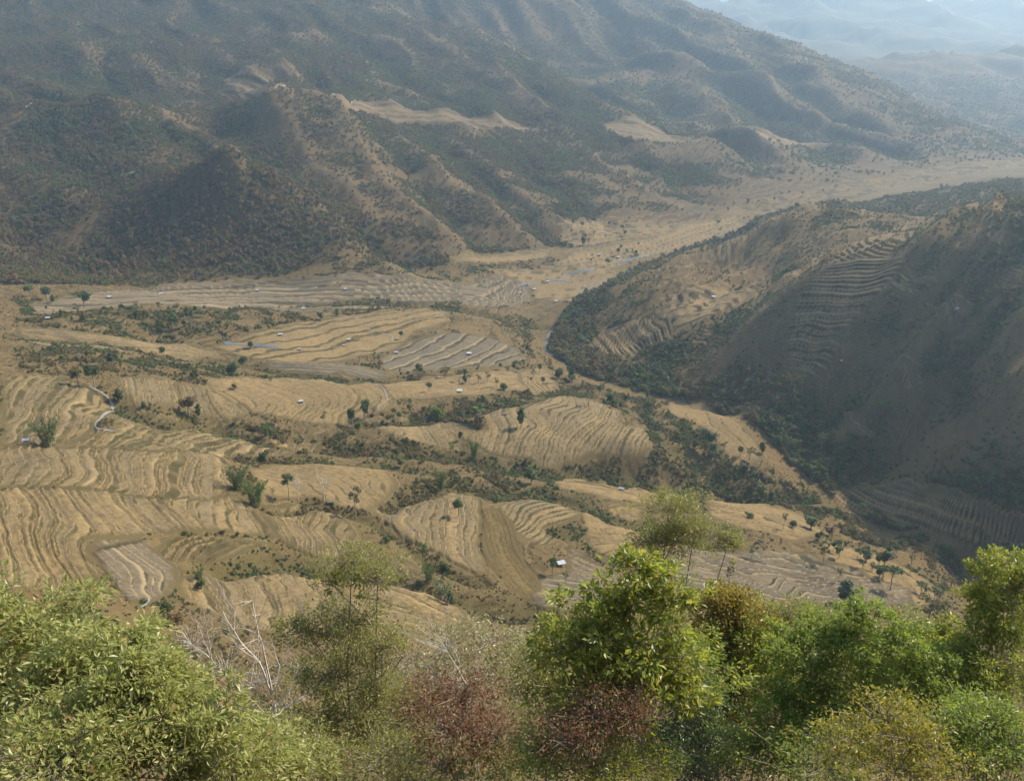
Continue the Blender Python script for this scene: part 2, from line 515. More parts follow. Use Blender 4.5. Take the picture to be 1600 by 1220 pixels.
H += mw * WFAR * (70 * spurs(GX, GY, math.radians(-50), 240, 1100, 21) + 12 * fbm(GX / 170, GY / 170, 31, 4))
rw = smooth(15, 130, DR) * IN_RIGHT
tb = np.exp(-(((GX - 340) / 110) ** 2 + ((GY - 1030) / 110) ** 2))
H += rw * (1 - 0.85 * tb) * (32 * spurs(GX, GY, math.radians(214), 90, 420, 43) + 4.5 * fbm(GX / 60, GY / 60, 51, 4))
vw = (~IN_MOUNT & ~IN_RIGHT) * smooth(150, 320, GY)
H += vw * smooth(10, 60, DR) * (2.6 * fbm(GX / 75, GY / 75, 61, 3) )
# the river runs in a cut
H -= 2.5 * np.exp(-(DR / 16) ** 2) * (GY < 1700)
H0 = H.copy()

Ylist = np.exp(np.linspace(math.log(190), math.log(4600), 1800))
def hit(px, py):
    """where the line of sight through a picture point first meets the bare terrain"""
    rx, rz = ray(px, py)
    z = lookup(H0, rx * Ylist, Ylist)
    dlt = CAM_Z + rz * Ylist - z
    k = np.nonzero(dlt < 0)[0]
    if len(k) == 0: return rx * 4500, 4500.0
    k = max(1, k[0])
    a = dlt[k - 1] / (dlt[k - 1] - dlt[k])
    Y = Ylist[k - 1] + a * (Ylist[k] - Ylist[k - 1])
    return rx * Y, Y
def hits(L): return [hit(*p) for p in L]

# --- crests and ravines drawn on the mountains: picture line, height, half width
FOLDS = [
 ([(530,165),(560,225),(600,290),(660,340),(715,378)], 13, 26), ([(620,215),(680,262),(760,322),(830,378)], 12, 26),
 ([(700,225),(790,290),(860,345),(930,375)], 10, 26), ([(880,215),(960,270),(1040,320),(1090,345)], 9, 28),
 ([(590,205),(640,272),(690,332),(750,385)], -13, 24), ([(690,235),(760,288),(830,348),(870,385)], -12, 24),
 ([(800,240),(880,305),(960,355)], -10, 26), ([(980,230),(1060,290),(1140,330)], -10, 30),
 ([(150,85),(240,182),(320,240),(400,282),(480,318),(560,358),(620,405)], -26, 34), ([(60,200),(110,260),(170,300)], -8, 30),
 ([(130,425),(185,372),(245,322),(300,288)], -16, 30), ([(352,250),(362,262),(372,300)], 20, 55), ([(360,250),(450,302),(540,362),(600,400)], 9, 28), ([(355,250),(280,295),(215,350),(160,400)], 9, 28),
 ([(150,160),(210,155),(270,190),(330,228)], 14, 45), ([(430,148),(480,150),(530,165)], 12, 40),
 ([(410,175),(470,240),(540,300),(590,350)], 9, 30), ([(300,70),(360,100),(440,125)], 10, 50),
 ([(1010,50),(1060,120),(1110,175),(1170,215)], 20, 60), ([(1130,60),(1200,130),(1280,190),(1340,225)], 20, 55), ([(1230,90),(1310,160),(1400,215)], 16, 50),
 ([(1060,60),(1130,130),(1200,185)], -20, 55), ([(1190,80),(1260,150),(1340,205)], -18, 50), ([(960,60),(1010,130),(1060,180)], -18, 60),
 ([(640,50),(740,110),(830,160)], 14, 60), ([(560,60),(640,120),(700,160)], -14, 55), ([(700,60),(790,115),(880,165)], -10, 45),
 ([(1545,420),(1440,500),(1340,590),(1250,675)], -8, 20), ([(1560,570),(1420,690),(1320,760)], -8, 20), ([(1480,410),(1390,470),(1310,560)], 7, 22),
 ([(1560,480),(1450,580),(1350,680)], 7, 22), ([(1250,450),(1170,520),(1090,590)], 6, 22), ([(1200,440),(1110,510),(1020,580)], -6, 22),
]
FH = [(np.array(hits(l)), d, w) for l, d, w in FOLDS]
mi_ = np.nonzero(IN_MOUNT | IN_RIGHT)[0]
FOLD = np.zeros(GX.shape)
wx_ = GX[mi_] + 14 * fbm(GX[mi_] / 90, GY[mi_] / 90, 411, 3); wy_ = GY[mi_] + 14 * fbm(GX[mi_] / 90, GY[mi_] / 90, 412, 3)
for P, d, w in FH:
    dd = poly_dist(P, wx_, wy_)
    FOLD[mi_] += d * np.exp(-np.abs(dd / w) ** 1.4)
H += FOLD * (smooth(5, 60, DF) * IN_MOUNT + smooth(5, 60, DR) * IN_RIGHT)
# --- gullies cut into the valley: picture line, depth, half width
GULLIES = [
 ([(180,632),(250,655),(330,666),(430,690),(520,698),(600,704),(700,709),(780,726),(860,737),(940,735),(1000,748),(1060,765),(1130,772),(1250,778)], 8.0, 15),
 ([(545,662),(600,655),(680,648),(750,634),(830,620),(900,602)], 6.0, 13),
 ([(600,786),(690,754),(780,766),(870,775),(950,800),(1060,830),(1120,845)], 6.5, 14),
 ([(345,888),(430,868),(520,886),(640,902),(700,925),(830,962),(1000,990)], 6.5, 12),
 ([(300,480),(430,478),(560,468),(700,478),(760,491),(840,508)], 6.0, 16),
 ([(30,525),(200,541),(330,562),(450,577),(540,592),(640,588)], 6.0, 16),
 ([(360,712),(430,716),(520,716),(600,722),(690,738)], 4.0, 9),
 ([(412,790),(470,786),(530,795),(590,815),(650,862),(740,905)], 3.5, 8),
 ([(1000,640),(1040,690),(1090,730),(1150,770)], 5.0, 14),
]
GD = [(np.array(hits(l)), d, w) for l, d, w in GULLIES]
DG = np.full(GX.shape, 1e9)
vi = np.nonzero(~IN_MOUNT & ~IN_RIGHT & (GY < 1900))[0]
for P, d, w in GD:
    x, y = GX[vi], GY[vi]
    dd = poly_dist(P, x + 7 * fbm(x / 40, y / 40, 401, 2), y + 7 * fbm(x / 40, y / 40, 402, 2))
    H[vi] -= d * np.exp(-(dd / w) ** 2)
    DG[vi] = np.minimum(DG[vi], dd / w)
H0 = H.copy()
# ------------------------------------------------------------------ terraced fields
# (label, material, outline, terrace lines as (number, points), bank share, bank height limit)
FIELDS = [
 ('straw terraces beside the winding canal at the left edge', STRAW, [(10,586),(100,592),(150,612),(176,632),(150,655),(150,672),(100,690),(10,692)],
  [(0,[(40,640),(65,598)]),(3,[(82,648),(110,606)]),(5,[(110,665),(150,615)])], 0.30, 2.0),
 ('small striped terraces right of the dark canal-side trees', STRAW, [(185,590),(237,589),(276,599),(283,630),(237,633),(212,636),(188,604)],
  [(0,[(196,592),(206,625)]),(4,[(243,592),(250,628)]),(6,[(265,598),(272,628)])], 0.22, 1.6),
 ('narrow straw terraces between canal and dark ravine', STRAW, [(188,640),(204,652),(276,664),(335,664),(368,678),(417,688),(492,693),(489,706),(417,716),(368,711),(253,703),(106,697),(148,680),(188,673)],
  [(0,[(160,690),(185,676)]),(3,[(204,692),(232,678)]),(7,[(270,698),(318,682)]),(10,[(330,704),(375,688)]),(13,[(420,712),(450,694)])], 0.32, 1.8),
 ('wide straw terraces with upright stripes above the long ditch', STRAW, [(5,698),(138,699),(250,705),(328,708),(351,725),(358,761),(322,777),(250,778),(188,768),(122,760),(5,757)],
  [(0,[(75,702),(80,735),(62,757)]),(2,[(102,702),(110,735),(100,757)]),(7,[(197,705),(204,764)]),(11,[(268,712),(253,735),(253,774)]),(13,[(297,715),(300,774)]),(15,[(320,715),(322,770)])], 0.20, 1.8),
 ('broad straw terraces with slanting stripes below the long ditch', STRAW, [(5,761),(122,764),(188,772),(250,782),(322,781),(360,777),(395,800),(420,835),(381,838),(322,830),(270,832),(225,838),(150,842),(142,862),(165,900),(195,935),(150,928),(60,912),(5,908)],
  [(1,[(60,783),(66,832),(92,905)]),(4,[(92,780),(119,823),(119,888),(142,921)]),(6,[(115,780),(155,832),(135,855),(168,921)]),(8.5,[(145,780),(184,813),(207,836)]),(12.5,[(224,780),(270,832)]),(15,[(266,787),(322,836)]),(17.5,[(328,790),(328,816),(342,836)]),(19.5,[(361,793),(384,829)])], 0.20, 1.8),
 ('grey ploughed field beside the slanting straw terraces', GREY, [(145,862),(153,845),(225,841),(240,862),(272,885),(275,905),(245,937),(198,934),(168,900)],
  [(0,[(160,870),(190,900),(200,930)]),(3,[(200,868),(235,890),(240,925)])], 0.12, 0.8),
 ('wedge of stepped terraces with brown banks above green bank', STRAW, [(243,861),(270,836),(322,834),(381,843),(414,847),(410,856),(335,880),(266,880)],
  [(0,[(256,868),(285,838)]),(2,[(283,878),(325,845)]),(5,[(330,878),(384,849)])], 0.40, 2.4),
 ('fan of straw terraces below the bamboo and bare trees', STRAW, [(414,796),(483,793),(532,806),(551,829),(545,865),(509,878),(466,855),(433,832)],
  [(0,[(427,797),(452,838)]),(3,[(467,795),(466,820),(480,850)]),(5,[(497,803),(487,825),(500,860)]),(7,[(525,808),(515,830),(525,860)])], 0.26, 1.7),
 ('smooth straw slope behind the bare trees', TAN, [(395,735),(430,728),(520,725),(590,730),(612,758),(600,776),(560,795),(530,790),(490,776),(440,776),(415,790),(412,765)],
  [(0,[(430,745),(480,760),(500,775)]),(3,[(450,733),(530,745),(560,770)]),(6,[(520,728),(580,745),(600,765)])], 0.2, 0.9),
 ('striped terraces around the lone round tree', STRAW, [(590,800),(650,785),(712,765),(748,782),(752,810),(745,850),(760,890),(735,890),(690,868),(640,845),(600,820)],
  [(0,[(609,797),(611,818)]),(2.5,[(648,787),(632,818),(655,830)]),(4,[(671,787),(658,812),(671,842)]),(6,[(697,783),(684,815),(691,848)]),(9,[(730,780),(728,820),(735,870)])], 0.22, 1.8),
 ('rusty brown overgrown terraces right of the lone round tree', BROWN, [(752,800),(788,800),(803,828),(815,870),(845,900),(830,930),(790,912),(763,880)],
  [(0,[(752,815),(763,865),(802,924)]),(3,[(772,810),(785,860),(825,915)]),(6,[(792,808),(806,850),(840,905)])], 0.4, 2.0),
 ('bowl of curved straw terraces above the metal shed', STRAW, [(772,792),(850,783),(895,790),(905,805),(880,818),(852,825),(872,845),(850,852),(830,843),(800,826)],
  [(0,[(802,816),(812,800),(838,787)]),(2,[(815,823),(835,806),(861,793)]),(4,[(825,832),(851,813),(878,806)]),(6,[(851,839),(866,825),(890,818)])], 0.32, 2.2),
 ('grey terraces with pale edges in front of the metal shed', GREY, [(835,905),(890,893),(884,866),(894,858),(940,888),(975,905),(975,945),(900,957),(835,940)],
  [(0,[(890,872),(945,895)]),(5,[(845,908),(925,922)]),(4,[(860,900),(930,914)]),(8.5,[(840,936),(910,950)])], 0.22, 1.3),
 ('large grey terraces with pale winding edges at lower right', GREY, [(1060,870),(1099,859),(1155,865),(1210,863),(1263,866),(1289,880),(1335,889),(1348,903),(1407,916),(1410,943),(1335,944),(1263,940),(1224,950),(1188,966),(1140,950),(1080,925),(1050,890)],
  [(4,[(1090,880),(1148,896),(1204,917)]),(1,[(1181,872),(1227,892),(1243,898)]),(0,[(1250,868),(1276,888),(1348,905)]),(3,[(1243,898),(1302,914),(1400,921)]),(6,[(1240,911),(1302,927),(1400,937)]),(9,[(1130,922),(1197,934),(1224,946)])], 0.24, 1.3),
 ('sunlit golden strip of terraces along the river bluff', TAN, [(1108,780),(1150,782),(1210,794),(1260,812),(1290,835),(1240,842),(1200,830),(1160,822),(1112,802)],
  [(0,[(1120,785),(1200,795),(1240,812)]),(3,[(1185,803),(1200,815),(1250,828)]),(5,[(1130,800),(1180,822)])], 0.2, 1.0),
 ('large straw amphitheatre of curving terraces in the middle', STRAW, [(756,646),(819,637),(868,621),(917,626),(963,643),(963,663),(1002,663),(1006,692),(989,712),(920,705),(894,718),(855,731),(832,718),(770,708),(724,684),(750,676),(770,669)],
  [(0,[(770,656),(783,669)]),(2,[(786,646),(792,669)]),(5,[(822,646),(842,669)]),(6.5,[(837,645),(855,664)]),(9,[(874,646),(871,663),(851,682),(848,708)]),(11,[(922,643),(897,659),(871,679),(868,699)]),(15,[(943,646),(917,672),(891,699),(888,718)]),(18,[(950,669),(933,692)]),(21,[(976,666),(956,699)]),(24,[(999,669),(983,708)])], 0.24, 1.8),
 ('straw terraces left of the tall narrow tree', STRAW, [(573,659),(638,657),(704,660),(722,669),(748,680),(768,708),(720,705),(671,695),(622,682),(573,669)],
  [(0,[(600,660),(612,680)]),(3,[(668,662),(672,680)]),(6,[(697,663),(724,689)]),(8,[(715,664),(740,685)])], 0.24, 1.4),
 ('wide straw field with scalloped lower edge behind the ravine', TAN, [(330,595),(400,593),(520,588),(590,601),(610,625),(600,640),(575,650),(555,655),(540,665),(500,660),(440,650),(390,640),(350,615)],
  [(0,[(345,605),(400,635)]),(3,[(370,600),(430,620),(450,640)]),(7,[(450,605),(490,625),(470,650)]),(9,[(500,610),(520,630),(500,655)]),(12,[(540,605),(560,620),(530,650)])], 0.2, 1.2),
 ('long tan field with a lone dark tree', TAN, [(592,600),(640,590),(700,585),(780,579),(806,580),(806,596),(822,609),(780,612),(700,618),(640,620),(612,623)],
  [(0,[(600,605),(700,600),(780,590)]),(3,[(610,615),(700,610),(800,600)])], 0.2, 1.0),
 ('golden knoll with grey paddies at the river bend', TAN, [(808,580),(850,574),(866,592),(872,612),(840,616),(824,609),(808,596)],
  [(0,[(812,590),(850,580)]),(2,[(810,598),(835,610)]),(5,[(835,596),(855,612)])], 0.25, 1.1),
 ('flat grey plateau with a white-roofed hut', GREY, [(602,560),(640,537),(700,521),(760,528),(800,545),(813,562),(790,570),(700,576),(640,580),(605,575)],
  [(0,[(640,570),(700,545)]),(2,[(690,575),(760,545)])], 0.16, 0.6),
 ('pale plateau fields scattered with several white huts', TAN, [(345,540),(400,520),(470,505),(530,495),(600,487),(690,488),(695,503),(640,521),(612,545),(560,555),(500,565),(420,560),(370,550)],
  [(0,[(380,535),(460,520),(520,505)]),(2,[(430,550),(520,530),(600,510)]),(4,[(500,560),(580,545)])], 0.2, 0.8),
 ('band of flat shaded terraces below the conical hill', GREY, [(60,474),(140,458),(280,444),(420,440),(520,436),(600,431),(640,434),(700,441),(712,455),(700,470),(640,478),(560,482),(450,485),(300,478),(150,484),(60,492)],
  [(0,[(250,448),(420,443),(600,436)]),(2.2,[(200,460),(420,455),(640,450)]),(4.6,[(150,474),(400,472),(640,468)])], 0.25, 1.1),
 ('nested paddies with pale banks beside the side stream', GREY, [(714,450),(760,436),(800,438),(826,455),(828,470),(800,478),(740,478),(716,468)],
  [(0,[(735,450),(765,455),(785,446),(795,440)]),(4,[(730,460),(775,467),(805,453)]),(7,[(740,472),(790,475),(820,464)])], 0.28, 1.2),
 ('pale riverside flats dotted with tiny huts', TAN, [(764,425),(850,422),(930,417),(958,430),(930,456),(880,470),(837,466),(830,450),(802,436)],
  [(0,[(780,428),(860,430),(940,422)]),(3,[(840,445),(890,445),(940,435)]),(5,[(850,460),(900,460)])], 0.15, 0.6),
 ('sunlit tan field at the foot of the brown spur', TAN, [(705,406),(740,401),(800,398),(858,391),(850,405),(780,412),(722,413)],
  [(0,[(710,403),(780,401),(850,394)]),(1,[(720,413),(780,412),(850,405)])], 0.15, 0.8),
 ('broad pale valley floor running to the far bend', TAN, [(868,414),(905,394),(960,384),(1040,368),(1060,352),(1150,336),(1250,326),(1275,332),(1180,352),(1110,378),(1030,400),(950,424)],
  [(0,[(900,398),(1000,380),(1080,352)]),(3,[(920,415),(1020,392),(1150,352)])], 0.15, 0.7),
 ('tall block of narrow terraces on the shaded hillside', DUSK, [(1268,440),(1300,420),(1370,408),(1405,416),(1395,430),(1368,456),(1345,486),(1319,512),(1315,538),(1299,558),(1302,574),(1270,577),(1237,561),(1237,518),(1253,469)],
  [(0,[(1275,432),(1330,428),(1390,418)]),(5.5,[(1255,465),(1310,468),(1350,466)]),(10,[(1250,495),(1300,495),(1335,490)]),(15,[(1240,522),(1280,528),(1316,535)]),(19,[(1238,548),(1270,552),(1300,548)]),(22,[(1245,565),(1275,575)])], 0.36, 3.0),
 ('small triangular terrace patch high on the shaded hillside', DUSK, [(1391,446),(1410,423),(1460,443),(1443,457),(1420,465)],
  [(0,[(1405,428),(1450,446)]),(4,[(1395,447),(1425,462)])], 0.36, 2.5),
 ('terrace patch with a white hut high on the right', DUSK, [(1453,479),(1492,462),(1514,482),(1486,510),(1473,503)],
  [(0,[(1475,468),(1508,488)]),(5,[(1457,482),(1485,506)])], 0.36, 2.5),
 ('slanting strip of short terraces low on the hill', DUSK, [(925,542),(945,522),(1000,506),(1036,492),(1042,512),(1040,530),(1000,545),(960,552)],
  [(0,[(930,535),(945,550)]),(7,[(980,518),(1000,540)]),(12,[(1015,510),(1030,530)])], 0.36, 2.0),
 ('terraces with a pale hut on the shoulder of the hill', DUSK, [(1042,470),(1070,456),(1130,450),(1172,455),(1150,475),(1110,490),(1080,502),(1046,511)],
  [(0,[(1070,458),(1150,458)]),(5,[(1050,482),(1100,479),(1140,472)]),(8,[(1050,502),(1100,490)])], 0.36, 2.2),
 ('tiny stepped patch halfway down the shaded hillside', DUSK, [(1396,568),(1412,562),(1434,573),(1427,581),(1437,600),(1415,613),(1404,590)],
  [(0,[(1400,570),(1430,578)]),(4,[(1405,592),(1435,598)])], 0.36, 2.2),
 ('tiny stepped patch low above the gorge', DUSK, [(1310,652),(1328,648),(1356,672),(1350,684),(1330,676)],
  [(0,[(1318,650),(1352,680)]),(2.5,[(1312,656),(1340,682)])], 0.36, 2.0),
 ('rippled brown terraces by the river at the right edge', DUSK, [(1310,776),(1360,762),(1420,755),(1440,770),(1520,785),(1580,800),(1580,856),(1500,842),(1440,827),(1380,812),(1330,800)],
  [(0,[(1420,760),(1500,788),(1555,812)]),(4,[(1350,768),(1440,800),(1540,838)]),(6,[(1330,780),(1400,808),(1470,832)])], 0.4, 2.2),
 ('smooth golden field on the bluff above the gorge', TAN, [(1045,626),(1115,633),(1130,650),(1160,662),(1180,690),(1190,713),(1160,730),(1140,720),(1120,690),(1100,667),(1050,649)],
  [(0,[(1060,635),(1130,652),(1150,680)]),(2,[(1090,660),(1130,690),(1160,725)])], 0.12, 0.5),
 ('dry brown terraces on the slope below the striped fields', STRAW, [(556,880),(640,880),(705,925),(725,970),(640,990),(556,965),(536,912)],
  [(0,[(560,900),(620,915),(700,955)]),(5,[(560,948),(620,962),(680,982)])], 0.3, 1.6),
 ('worn straw terraces behind the bare white trees', STRAW, [(288,906),(380,898),(470,892),(532,908),(540,972),(450,990),(350,965),(298,938)],
  [(0,[(330,905),(350,940),(360,970)]),(4,[(400,900),(420,940),(425,980)]),(8,[(480,895),(500,935),(505,975)])], 0.26, 1.5),
 ('dry terraces between metal shed and white hut', TAN, [(908,800),(960,786),(1002,796),(1004,842),(960,872),(922,850)],
  [(0,[(918,805),(990,803)]),(4,[(925,842),(992,842)])], 0.28, 1.4),
 ('thin straw terraces among the brown scrub at far left', STRAW, [(40,512),(180,526),(280,536),(345,552),(300,563),(180,549),(40,534)],
  [(0,[(80,516),(200,530),(330,552)]),(4,[(60,532),(180,546),(295,561)])], 0.3, 1.3),
 ('dull flat terraces below the plateau of huts', GREY, [(420,562),(520,567),(600,579),(590,597),(500,586),(430,580)],
  [(0,[(430,565),(590,583)]),(2.5,[(440,579),(580,594)])], 0.25, 0.9),
 ('tan slope between the olive tree and grey terraces', TAN, [(1002,850),(1060,850),(1100,858),(1060,880),(1050,930),(980,952),(977,910)],
  [(0,[(1000,858),(1090,862)]),(5,[(985,935),(1050,920)])], 0.28, 1.2),
 ('golden dry slope above the gorge with scattered trees', TAN, [(1290,846),(1380,872),(1470,925),(1430,950),(1350,895),(1290,878)],
  [(0,[(1300,850),(1380,878),(1450,920)]),(3,[(1300,872),(1360,895),(1430,940)])], 0.22, 1.0),
 ('narrow tan terraces between the two scrub ravines', TAN, [(862,738),(960,748),(1080,776),(1060,792),(960,778),(880,762)],
  [(0,[(870,742),(960,754),(1070,780)]),(2.5,[(885,758),(960,772),(1050,788)])], 0.28, 1.2),
 ('short straw terraces on the brown bank left of the wide field', STRAW, [(280,600),(330,602),(352,618),(392,645),(360,655),(300,640),(284,625)],
  [(0,[(300,604),(320,640)]),(4,[(345,618),(372,650)])], 0.28, 1.3),
 ('terraced clearing high on the shaded mountain', BENCH, [(335,140),(360,115),(410,108),(430,118),(415,135),(425,150),(380,160),(345,152)],
  [(0,[(360,118),(420,116)]),(5,[(345,146),(420,146)])], 0.3, 2.0),
 ('pale bench fields across the middle of the mountainside', BENCH, [(520,150),(560,158),(640,172),(720,180),(800,192),(880,200),(830,205),(760,205),(680,200),(600,190),(540,172)],
  [(0,[(540,158),(660,178),(800,194)]),(3,[(560,172),(680,194),(780,202)])], 0.3, 2.0),
 ('sunlit bench fields on the far ridge end', BENCH, [(930,192),(980,184),(1030,200),(1060,214),(1100,222),(1060,226),(1000,222),(950,206)],
  [(0,[(940,192),(1000,196),(1060,216)]),(2,[(950,204),(1020,220)])], 0.2, 1.5),
 ('pale fields at the foot of the far mountain', BENCH, [(1160,200),(1240,215),(1300,232),(1270,236),(1190,220)],
  [(0,[(1170,203),(1290,233)]),(1,[(1190,217),(1260,233)])], 0.2, 1.0),
 ('sunlit fields on the low spurs beside the far valley', TAN, [(880,352),(940,345),(1010,350),(1060,350),(1040,366),(960,380),(905,390),(880,380)],
  [(0,[(890,358),(1000,356)]),(3,[(900,382),(1000,368)])], 0.2, 1.0),
]
FID = np.full(GX.shape, -1, np.int32)
TT = np.zeros(GX.shape)
BANK = np.zeros(GX.shape, np.float32)
LIP = np.zeros(GX.shape, np.float32)
EDGE = np.zeros(GX.shape, np.float32)
FPOLY = []
WXN = fbm(GX / 26, GY / 26, 501, 3)
WYN = fbm(GX / 26, GY / 26, 502, 3)
for fi, (lab, mt, poly, lines, bshare, amax) in enumerate(FIELDS):
    wp = np.array(hits(poly))
    gm = wp.mean(0)
    grow = 1.22 if mt is DUSK else (1.10 if mt is not BENCH else 1.0)
    gr = wp - gm
    wp = gm + gr * (1 + np.minimum(grow - 1, 9.0 / np.maximum(1, np.linalg.norm(gr, axis=1)))[:, None])
    FPOLY.append(wp)
    kx = 2.2 + 0.0022 * abs(wp[0][1])
    m = in_poly(wp, GX + kx * WXN, GY + kx * WYN) & (FID < 0) & ((DG > 0.55) | (mt is DUSK))
    idx = np.nonzero(m)[0]
    if len(idx) == 0: print('EMPTY FIELD', lab); continue
    P, v = [], []
    for val, line in lines:
        for q in line:
            P.append(hit(*q)); v.append(val)
    P = np.array(P); v = np.array(v, float)
    c = P.mean(0); s = max(1.0, np.abs(P - c).max())
    fit = tps_fit((P - c) / s, v, 0.02)
    x, y = GX[idx], GY[idx]
    t = tps_eval(fit, np.stack([(x - c[0]) / s, (y - c[1]) / s], 1))
    wl_ = 14 + 0.012 * c[1]
    wa = (0.35 if mt is DUSK else 1.0) * min(1.0, 620.0 / c[1])
    t = t + wa * 0.55 * fbm(x / (wl_ * 2.2), y / (wl_ * 2.2), 100 + fi, 3) + wa * 0.16 * fbm(x / (wl_ * 0.5), y / (wl_ * 0.5), 200 + fi, 2)
    t = t + 0.5 * perlin(t * 0.85 + fi * 7.3, t * 0 + fi, 55)      # uneven widths
    # step height from how much the ground falls per terrace
    b = H0[idx]
    A = np.stack([t, np.ones_like(t)], 1)
    if t.max() - t.min() > 0.3:
        slope = np.polyfit(t, b, 1)[0]
    else: slope = -0.5
    sgn = -1.0 if slope > 0 else 1.0
    if sgn < 0: t = -t
    amp = float(np.clip(abs(slope) * 1.15, 0.6, amax * 1.15))
    jit = 0.7 + 0.6 * ((_hash(np.floor(t), np.floor(t) * 0 + fi, 9) & 255) / 255.0)
    fr = t - np.floor(t)
    bs = min(0.45, bshare * 1.25) * (0.7 + 0.5 * ((_hash(np.floor(t), np.floor(t) * 0 + fi, 19) & 255) / 255.0))
    tread = fr / (1 - bs)
    prof = np.where(fr < 1 - bs, tread - 0.5, 0.5 - (fr - (1 - bs)) / bs)
    ed = edge_dist(wp, x, y)
    w = smooth(0.3, 3.5, ed)
    H[idx] = b + prof * amp * w
    FID[idx] = fi
    EDGE[idx] = np.exp(-(np.maximum(0, ed - 1.0) / (2.2 + 0.0028 * c[1])) ** 2)
    TT[idx] = t
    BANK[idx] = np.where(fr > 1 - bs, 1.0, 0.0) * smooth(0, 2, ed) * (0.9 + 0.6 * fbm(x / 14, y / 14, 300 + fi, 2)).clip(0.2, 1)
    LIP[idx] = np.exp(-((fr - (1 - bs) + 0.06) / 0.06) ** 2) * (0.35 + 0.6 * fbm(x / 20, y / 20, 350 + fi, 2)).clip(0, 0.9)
    if mt is GREY: LIP[idx] = np.exp(-((fr - (1 - bs) + 0.05) / 0.09) ** 2) * 0.85

# ditches and weedy balks between the plots
DITCH = [([(-60,762),(20,760),(122,762),(188,770),(250,780),(322,780),(356,772)], 1.5), ([(-60,698),(40,697),(138,698),(250,704),(330,708),(352,724)], 1.5),
         ([(596,815),(640,845),(690,868),(740,892),(770,915)], 1.6), ([(396,800),(420,835),(466,860),(509,880)], 1.6), ([(748,778),(754,815),(748,850),(764,886)], 1.4),
         ([(350,612),(392,642),(445,653),(500,662),(540,667)], 1.6), ([(590,602),(640,592),(700,587),(780,581)], 1.6), ([(612,624),(700,620),(780,614)], 1.6),
         ([(145,862),(165,900),(198,936)], 1.2), ([(145,860),(225,840),(270,834),(325,832),(380,841)], 1.3), ([(720,684),(770,710),(832,720)], 1.5),
         ([(100,592),(150,612),(178,634),(150,656),(148,676)], 1.4), ([(60,474),(200,452),(420,440),(640,433)], 2.2), ([(60,492),(300,480),(560,483),(700,472)], 2.2)]
for line, wd in DITCH:
    P = np.array(hits(line))
    bb = np.nonzero((GX > P[:, 0].min() - 9) & (GX < P[:, 0].max() + 9) & (GY > P[:, 1].min() - 9) & (GY < P[:, 1].max() + 9))[0]
    dd = poly_dist(P, GX[bb] + 2.0 * WXN[bb], GY[bb] + 2.0 * WYN[bb])
    g_ = np.exp(-(dd / wd) ** 2)
    H[bb] -= 0.9 * g_
    BANK[bb] = np.maximum(BANK[bb], np.minimum(1, 1.3 * g_)); LIP[bb] *= (1 - g_)

